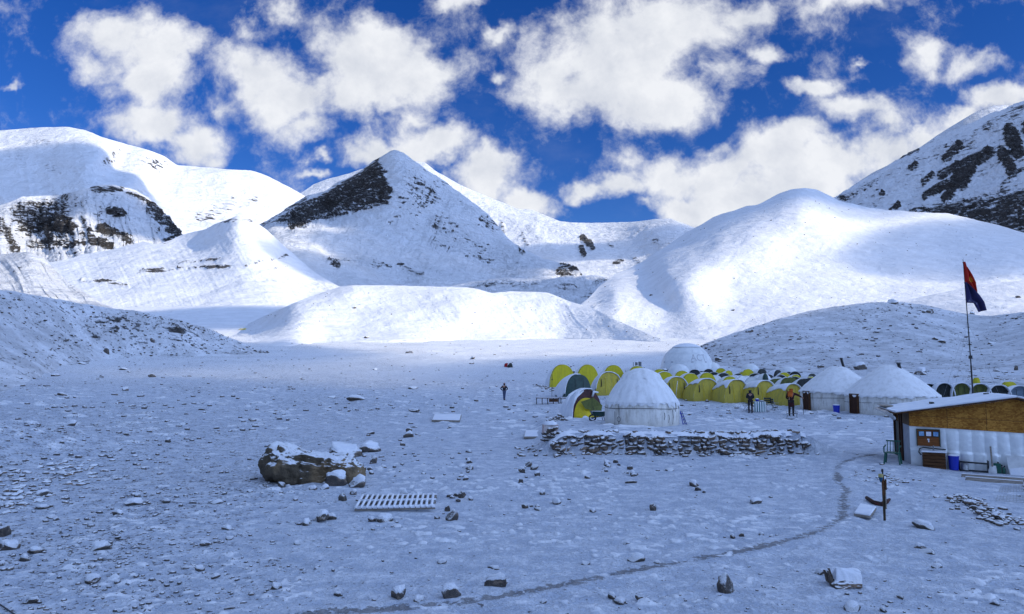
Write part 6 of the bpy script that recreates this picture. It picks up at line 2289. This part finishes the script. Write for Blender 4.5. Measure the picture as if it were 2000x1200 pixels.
g = ground_at(1168, 822)
s = mpp(g.y)
e = empty('wheelbarrow', g, math.radians(8), 'dark green wheelbarrow between the maroon fly tent and the nearest yurt', 'wheelbarrow')
m = MB()
m.put([(-.30, -.25, .28), (.34, -.25, .28), (.34, .25, .28), (-.30, .25, .28), (-.42, -.32, .56), (.46, -.32, .54), (.46, .32, .54), (-.42, .32, .56)], [(0, 3, 2, 1), (0, 1, 5, 4), (1, 2, 6, 5), (2, 3, 7, 6), (3, 0, 4, 7)])
tr = m.build('tray', M_GREEN, e)
tr.modifiers.new('t', 'SOLIDIFY').thickness = .02
m = MB()
m.box((.02, 0, .52), (.74, .54, .06))
m.build('snow_in_tray', M_SNOWCAP, e, bevel=.02)
m = MB()
m.tube([(-.34 + .19 * math.cos(a), -.02, .17 + .17 * math.sin(a)) for a in np.linspace(0, 6.283, 20)], .045, 8, cap=False)
wl = m.build('wheel', M_BLACK, e, True)
m = MB()
m.tube([(-.34, -.05, .17), (-.34, .05, .17)], .07, 10)
m.build('hub', M_STEEL, wl, True)
for sy in (-1, 1):
    m = MB()
    m.tube([(-.34, sy * .08, .17), (.2, sy * .22, .27), (.75, sy * .27, .45)], .018, 6)
    m.build('handle', M_BLACK, e, True)
    m = MB()
    m.tube([(.28, sy * .22, .28), (.36, sy * .22, 0)], .018, 6)
    m.build('leg', M_BLACK, e, True)

# posts with snow on them far behind the yurt, thin mast by the lime tent
for px, w_, hp, lb in ((1243, 5, 13, 'left of two grey drums with snow lids beyond the nearest yurt'), (1250, 6, 14, 'right of two grey drums with snow lids beyond the nearest yurt')):
    g = ground_at(px, 721)
    s = mpp(g.y)
    e = empty('drum', g, 0, lb, 'drum', 'grey drums beyond the yurt')
    m = MB()
    m.lathe([(w_ * s / 2, 0), (w_ * s / 2, hp * s)], 16, cap=True)
    m.build('body', simple('grey_drum', (.16, .17, .18), .6), e, True)
    m = MB()
    m.lathe([(w_ * s * .55, hp * s), (w_ * s * .4, hp * s * 1.12), (.01, hp * s * 1.16)], 16)
    m.build('snow_lid', M_SNOWCAP, e, True)
g = ground_at(1078, 776)
s = mpp(g.y)
e = empty('mast', g, 0, 'thin dark mast with a small box standing before the lime tent', 'mast')
m = MB()
m.tube([(0, 0, 0), (0.02, 0, 44 * s)], .025, 6)
m.build('rod', M_BLACK, e, True)
m = MB()
m.box((.02, -.03, 34 * s), (.12, .1, .16))
m.build('junction_box', M_BLACK, e)
g = ground_at(1237, 721)
s = mpp(g.y)
m = MB()
m.tube([(g.x, g.y, g.z), (g.x, g.y, g.z + 13 * s)], .05, 6)
tag(m.build('stake', M_BLACK, None, True), 'thin dark stake beside the grey drums', 'stake')
p = sheet_point('moraine', 477, 645)
e = empty('tarpaulin', p, 0, 'yellow tarpaulin spread at the left foot of the sunlit moraine', 'tarpaulin')
n = 12
U_, V_ = np.meshgrid(np.linspace(-1, 1, n), np.linspace(-1, 1, n))
PP = np.stack([U_ * 2.4, V_ * 1.5 - .3, .55 + .35 * V_ + .18 * fbm(U_ * 2, V_ * 2, 0, 2, 4)], -1).reshape(-1, 3)
link_mesh('sheet', np_mesh('sheet', PP, grid_quads(n, n)), M_BRIGHT, e).modifiers.new('t', 'SOLIDIFY').thickness = .04


# ------------------------------------------------------------------ table, chairs
g = ground_at(1484, 806)
s = mpp(g.y)
e = empty('table', g, math.radians(6), 'table with a teal and white striped cloth beside the black-clad person', 'table')
w = 23 * s
h = 20 * s
m = MB()
m.box((0, .3, h), (w, .7, .04))
m.build('tabletop', M_PLANK, e)
for sx in (-1, 1):
    for sy in (0, 1):
        m = MB()
        m.box((sx * (w / 2 - .06), .05 + .5 * sy, h / 2), (.04, .04, h))
        m.build('leg', M_STEEL, e)
n = 60
me_v, me_q = [], []
xs = np.linspace(-w / 2 - .02, w / 2 + .02, n)
V = np.array([[(x, -.06 - .03 * math.sin(x * 28) * (1 - zz / h), zz) for x in xs] for zz in np.linspace(.06, h + .03, 8)] + [[(x, .67, h + .032) for x in xs]])
cl = np_mesh('tablecloth', V.reshape(-1, 3), grid_quads(9, n))
mt, tt, bb_ = new_mat('striped_cloth')
st = tt.math('FRACT', tt.math('MULTIPLY', tt.add('ShaderNodeSeparateXYZ', {0: pos(tt)}).outputs[0], 5.2))
tt.set(bb_.inputs['Base Color'], tt.mix(tt.step(st, .60, .64), (.70, .74, .74), (.01, .15, .18)))
cl.materials.append(mt)
co = bpy.data.objects.new('tablecloth', cl)
COL.objects.link(co)
co.location = e.location
co.rotation_euler = e.rotation_euler
tag(co, 'teal and white striped cloth hanging over the table front', 'tablecloth')
tl = e.location + Vector((-.10, .25, h + .05))
eb = empty('basin', tl, 0, 'blue basin on the striped table', 'basin')
m = MB()
m.lathe([(.10, 0), (.16, .1), (.19, .18), (.175, .18), (.15, .1)], 20)
m.build('bowl', M_BLUE, eb, True)
m = MB()
m.lathe([(.17, .15), (.10, .22), (.01, .24)], 16)
m.build('snow_fill', M_SNOWCAP, eb, True)
ed = empty('folded_cloth', e.location + Vector((.22, .2, h + .045)), .2, 'dark blue cloth with snow lying on the right of the striped table', 'cloth')
m = MB()
m.box((0, 0, .03), (.3, .3, .06), taper=.85)
m.build('fold', simple('navy_cloth', (.02, .03, .10), .9), ed, bevel=.015)
m = MB()
m.box((0.02, 0, .07), (.26, .24, .03), taper=.8)
m.build('snow_dust', M_SNOWCAP, ed, bevel=.01)


def camp_chair(px, py, wp, hp, rz, label, mat, back=True):
    g = ground_at(px, py)
    s = mpp(g.y)
    e = empty('camp_chair', g, rz, label, 'chair', 'folding chairs by the striped table')
    w, h = wp * s, hp * s
    sh_ = h * .48
    for sx in (-1, 1):
        m = MB()
        m.tube([(sx * w / 2, -.24, 0), (sx * w * .46, .22, sh_ * 1.35), (sx * w * .46, .26, h if back else sh_ * 1.35)], .016, 6)
        m.build('rear_leg', M_STEEL, e, True)
        m = MB()
        m.tube([(sx * w / 2, .26, 0), (sx * w * .46, -.22, sh_), (sx * w * .48, -.24, sh_ * 1.35), (sx * w * .48, .22, sh_ * 1.36)], .016, 6)
        m.build('front_leg', M_STEEL, e, True)
    m = MB()
    for y in (-.24, .26):
        m.tube([(-w / 2, y, .03), (w / 2, y, .03)], .012, 6)
    m.build('foot_rail', M_STEEL, e, True)
    m = MB()
    m.box((0, 0, sh_), (w * .92, .46, .025))
    m.build('seat', mat, e, bevel=.008)
    if back:
        for k in range(3):
            m = MB()
            m.box((0, .25, sh_ + (h - sh_) * (.32 + .27 * k)), (w * .92, .02, (h - sh_) * .2))
            m.build('back_slat', mat, e)
    return e


camp_chair(1503, 804, 17, 27, math.radians(15), 'dark slatted folding chair right of the striped table', M_DARK)
camp_chair(1513, 803, 12, 24, math.radians(105), 'second folding chair turned sideways right of the striped table', M_DARK)
camp_chair(1459, 803, 12, 22, math.radians(-80), 'pale folding chair half hidden left of the black-clad person', M_STEEL)
camp_chair(1547, 819, 19, 23, math.radians(0), 'low metal-framed stool in front of the person with the pole', M_DARK, False)
# ------------------------------------------------------------------ people
def skin_mesh(name, nodes, edges, root, sub=2):
    """nodes: key -> ((x, y, z), radius or (rx, ry)); one continuous surface grown round the skeleton"""
    keys = list(nodes)
    ix = {k: i for i, k in enumerate(keys)}
    me = bpy.data.meshes.new(name)
    me.from_pydata([nodes[k][0] for k in keys], [(ix[a], ix[b]) for a, b in edges], [])
    o = bpy.data.objects.new(name, me)
    COL.objects.link(o)
    md = o.modifiers.new('skin', 'SKIN')
    md.use_smooth_shade = True
    for k in keys:
        r = nodes[k][1]
        sv = me.skin_vertices[0].data[ix[k]]
        sv.radius = (r, r) if not hasattr(r, '__len__') else r
        sv.use_root = (k == root)
    s = o.modifiers.new('sub', 'SUBSURF')
    s.levels = s.render_levels = sub
    bpy.context.view_layer.update()
    ev = o.evaluated_get(bpy.context.evaluated_depsgraph_get())
    out = bpy.data.meshes.new_from_object(ev)
    bpy.data.objects.remove(o)
    out.name = name
    return out


def lerp(a, b, t):
    return tuple(np.array(a) * (1 - t) + np.array(b) * t)


def fingers(mb, wrist, elbow, side, curl=.5):
    """palm and five bent fingers at the end of a forearm"""
    w, e = Vector(wrist), Vector(elbow)
    d = (w - e).normalized()
    sidev = d.cross(Vector((0, 1, 0)))
    if sidev.length < .1:
        sidev = Vector((1, 0, 0))
    sidev.normalize()
    nrm = sidev.cross(d).normalized() * side
    mb.tube([w - d * .02, w + d * .03, w + d * .08], [.022, .034, .032], 8)
    for i, L in enumerate((.062, .074, .078, .070, .055)):
        off = (i - 2) * .017
        if i == 0:
            b = w + d * .02 + sidev * -.034
            mb.tube([b, b + d * .028 + sidev * -.016, b + d * .052 + nrm * .02], [.011, .010, .008], 6)
            continue
        b = w + d * .078 + sidev * off
        k1 = b + d * L * .45 + nrm * L * .25 * curl
        k2 = k1 + d * L * .30 + nrm * L * .45 * curl
        mb.tube([b, k1, k2], [.0095, .009, .0075], 6)


def person(loc, rz, Hh, pose, label, mats, hood=None, hat=None, coat=False, pack=None):
    r = empty('person', loc, rz, label, 'person')
    f = Hh / 1.75
    J = {'pelvis': (0, 0, .95), 'waist': (0, -.0, 1.10), 'chest': (0, .0, 1.32), 'neck': (0, .0, 1.47), 'head': (0, .02, 1.57), 'crown': (0, .01, 1.68),
         'sl': (-.19, 0, 1.40), 'el': (-.27, .02, 1.12), 'wl': (-.28, .08, .88), 'sr': (.19, 0, 1.40), 'er': (.27, .02, 1.12), 'wr': (.28, .08, .88),
         'hl': (-.10, 0, .90), 'kl': (-.11, .02, .50), 'al': (-.11, -.02, .09), 'tl': (-.12, .14, .03), 'hr': (.10, 0, .90), 'kr': (.11, .02, .50), 'ar': (.11, -.02, .09), 'tr': (.12, .14, .03)}
    J.update(pose)
    J = {k: tuple(np.array(v) * f) for k, v in J.items()}
    R = {'pelvis': (.15, .11), 'waist': (.14, .10), 'chest': (.165, .115), 'neck': .055, 'head': (.082, .095), 'crown': (.06, .07), 'sl': .062, 'el': .045, 'wl': .030, 'sr': .062, 'er': .045, 'wr': .030,
         'hl': .09, 'kl': .06, 'al': .042, 'tl': .035, 'hr': .09, 'kr': .06, 'ar': .042, 'tr': .035}
    E = [('pelvis', 'waist'), ('waist', 'chest'), ('chest', 'neck'), ('neck', 'head'), ('head', 'crown'), ('chest', 'sl'), ('sl', 'el'), ('el', 'wl'), ('chest', 'sr'), ('sr', 'er'), ('er', 'wr'),
         ('pelvis', 'hl'), ('hl', 'kl'), ('kl', 'al'), ('al', 'tl'), ('pelvis', 'hr'), ('hr', 'kr'), ('kr', 'ar'), ('ar', 'tr')]
    body = skin_mesh('body', {k: (J[k], tuple(np.array(R[k]) * f) if hasattr(R[k], '__len__') else R[k] * f) for k in J}, E, 'pelvis')
    # hands, nose and ears are joined into the same mesh
    mb = MB()
    fingers(mb, J['wl'], J['el'], 1)
    fingers(mb, J['wr'], J['er'], -1)
    hd = Vector(J['head'])
    mb.tube([hd + Vector((0, .085, .03)), hd + Vector((0, .125, -.005)), hd + Vector((0, .09, -.02))], [.012, .018, .010], 6)
    for sx in (-1, 1):
        mb.tube([hd + Vector((sx * .085, .0, -.02)), hd + Vector((sx * .098, -.01, .015)), hd + Vector((sx * .088, 0, .04))], [.010, .016, .010], 6)
        mb.tube([hd + Vector((sx * .034, .088, .028)), hd + Vector((sx * .034, .098, .028))], [.012, .008], 6)
    mb.tube([hd + Vector((-.025, .092, -.05)), hd + Vector((.025, .092, -.05))], .008, 6)
    import bmesh
    bm = bmesh.new()
    bm.from_mesh(body)
    tmp = bpy.data.meshes.new('tmp')
    tmp.from_pydata(mb.v, [], mb.f)
    bm.from_mesh(tmp)
    bm.to_mesh(body)
    bm.free()
    bpy.data.meshes.remove(tmp)
    link_mesh('body', body, M_SKIN, r)
    g_ = .022 * f

    def rad(k, add):
        q = R[k]
        return tuple(np.array(q) * f + add) if hasattr(q, '__len__') else q * f + add
    keys = ['pelvis', 'waist', 'chest', 'neck', 'sl', 'el', 'sr', 'er']
    nd = {k: (J[k], rad(k, g_)) for k in keys}
    nd['neck'] = (lerp(J['chest'], J['neck'], .8), .075 * f)
    nd['wl'] = (lerp(J['el'], J['wl'], .92), .048 * f)
    nd['wr'] = (lerp(J['er'], J['wr'], .92), .048 * f)
    ed = [('pelvis', 'waist'), ('waist', 'chest'), ('chest', 'neck'), ('chest', 'sl'), ('sl', 'el'), ('el', 'wl'), ('chest', 'sr'), ('sr', 'er'), ('er', 'wr')]
    if coat:
        nd['hem'] = (tuple(np.array(J['pelvis']) + np.array((0, 0, -.42 * f))), (.20 * f, .16 * f))
        nd['mid'] = (tuple(np.array(J['pelvis']) + np.array((0, 0, -.2 * f))), (.19 * f, .15 * f))
        ed += [('pelvis', 'mid'), ('mid', 'hem')]
    link_mesh('jacket', skin_mesh('jacket', nd, ed, 'waist'), mats[0], r)
    nd = {k: (J[k], rad(k, .014 * f)) for k in ('hl', 'kl', 'hr', 'kr')}
    nd['pelvis'] = (J['pelvis'], (.15 * f, .115 * f))
    for s in 'lr':
        nd['a' + s] = (lerp(J['k' + s], J['a' + s], .9), .062 * f)
    link_mesh('trousers', skin_mesh('trousers', nd, [('pelvis', 'hl'), ('hl', 'kl'), ('kl', 'al'), ('pelvis', 'hr'), ('hr', 'kr'), ('kr', 'ar')], 'pelvis'), mats[1], r)
    for s in 'lr':
        a, t = np.array(J['a' + s]), np.array(J['t' + s])
        nd = {'a': (tuple(a + (0, 0, .06 * f)), .056 * f), 'b': (tuple(a + (0, 0, -.04 * f)), .056 * f), 'c': (tuple(t), .042 * f)}
        link_mesh('boot', skin_mesh('boot', nd, [('a', 'b'), ('b', 'c')], 'b'), M_BLACK, r)
    if hood is not None:
        nd = {'n': (tuple(np.array(J['neck']) + (0, -.01, .0)), .095 * f), 'h': (tuple(np.array(J['head']) + (0, -.03 * f, .01)), (.112 * f, .118 * f)), 'c': (tuple(np.array(J['crown']) + (0, -.03 * f, .02)), .08 * f)}
        link_mesh('hood', skin_mesh('hood', nd, [('n', 'h'), ('h', 'c')], 'h'), hood, r)
    if hat is not None:
        c = Vector(J['crown']) + Vector((0, -.01, -.03))
        m = MB()
        m.lathe([(.102, -.02), (.108, .02), (.09, .07), (.05, .10), (.01, .11)], 20, c=tuple(c))
        m.build('hat', hat, r, True)
        c2 = Vector(J['head']) + Vector((0, -.03, .01))
        m = MB()
        m.lathe([(.09, -.06), (.103, -.01), (.104, .06)], 20, c=tuple(c2), a0=math.pi * .98, a1=math.pi * 2.02)
        m.build('hair', simple('dark_hair', (.02, .014, .01), .8), r, True)
    if pack is not None:
        nd = {'a': (tuple(np.array(J['waist']) + (-.03 * f, -.15 * f, .06 * f)), (.15 * f, .09 * f)), 'b': (tuple(np.array(J['chest']) + (-.03 * f, -.16 * f, .06 * f)), (.16 * f, .10 * f)), 'c': (tuple(np.array(J['neck']) + (-.03 * f, -.13 * f, .02 * f)), (.12 * f, .07 * f))}
        o = link_mesh('shoulder_cape', skin_mesh('shoulder_cape', nd, [('a', 'b'), ('b', 'c')], 'b'), pack, r)
    return r


M_JBLACK = simple('black_down_jacket', (.012, .012, .016), .7, (.03, .03, .04), 8)
M_JMAR = simple('dark_maroon_coat', (.030, .008, .010), .8, (.06, .014, .016), 6)
M_ORANGE = simple('orange_hood', (.42, .075, .012), .7, (.55, .14, .02), 6)
M_TROU = simple('black_trousers', (.015, .014, .016), .8, (.03, .025, .03), 6)
M_BLUET = simple('blue_grey_trousers', (.06, .08, .15), .8, (.10, .12, .2), 6)

g = ground_at(1466, 807)
pA = person(g, math.radians(-12), 45.5 * mpp(g.y), {'el': (-.25, .06, 1.14), 'wl': (-.10, .26, 1.10), 'er': (.26, .08, 1.14), 'wr': (.12, .28, 1.06), 'head': (0, .06, 1.56), 'crown': (0, .06, 1.66)},
            'person in a black hooded jacket standing at the striped table, back turned', (M_JBLACK, M_TROU), hood=M_JBLACK)
g = ground_at(1546, 813)
pB = person(g, math.radians(-25), 55 * mpp(g.y), {'chest': (.0, .04, 1.30), 'neck': (0, .08, 1.44), 'head': (.02, .13, 1.54), 'crown': (.02, .14, 1.64), 'sr': (.19, .04, 1.38), 'er': (.42, .10, 1.28), 'wr': (.62, .16, 1.14), 'el': (-.27, .08, 1.10), 'wl': (-.14, .26, 1.0), 'sl': (-.19, .04, 1.37)},
            'person in a long dark maroon coat and orange hood reaching out to a pole', (M_JMAR, M_TROU), hood=M_ORANGE, coat=True, pack=M_ORANGE)
q = Matrix.Rotation(math.radians(-25), 3, 'Z')
f = 55 * mpp(g.y) / 1.75
hnd = g + q @ (Vector((.66, .18, 1.10)) * f)
ft = Vector(ground_at(1572, 803))
ft = Vector((g.x + (1572 - 1546) * mpp(g.y), g.y + .3, float(G(g.x + .9, g.y + .3))))
m = MB()
m.tube([hnd + (hnd - ft) * .06, hnd, hnd.lerp(ft, .5) + Vector((.03, 0, 0)), ft], .017, 6)
tag(m.build('walking_pole', M_BLACK, None, True), 'thin dark pole held by the person in the orange hood', 'pole')
g = ground_at(985, 782)
pC = person(g, math.radians(-20), 33.5 * mpp(g.y), {'el': (-.40, -.04, 1.16), 'wl': (-.20, .06, .98), 'er': (.36, -.02, 1.16), 'wr': (.18, .10, 1.0), 'al': (-.05, -.02, .09), 'tl': (-.06, .14, .03), 'kl': (-.08, .02, .5), 'ar': (.04, .0, .09), 'tr': (.05, .15, .03), 'kr': (.06, .02, .5)},
            'lone person with hands on hips far out on the snow, dark jacket and pale hat', (M_JBLACK, M_BLUET), hat=simple('pinkish_hat', (.30, .19, .18), .8))
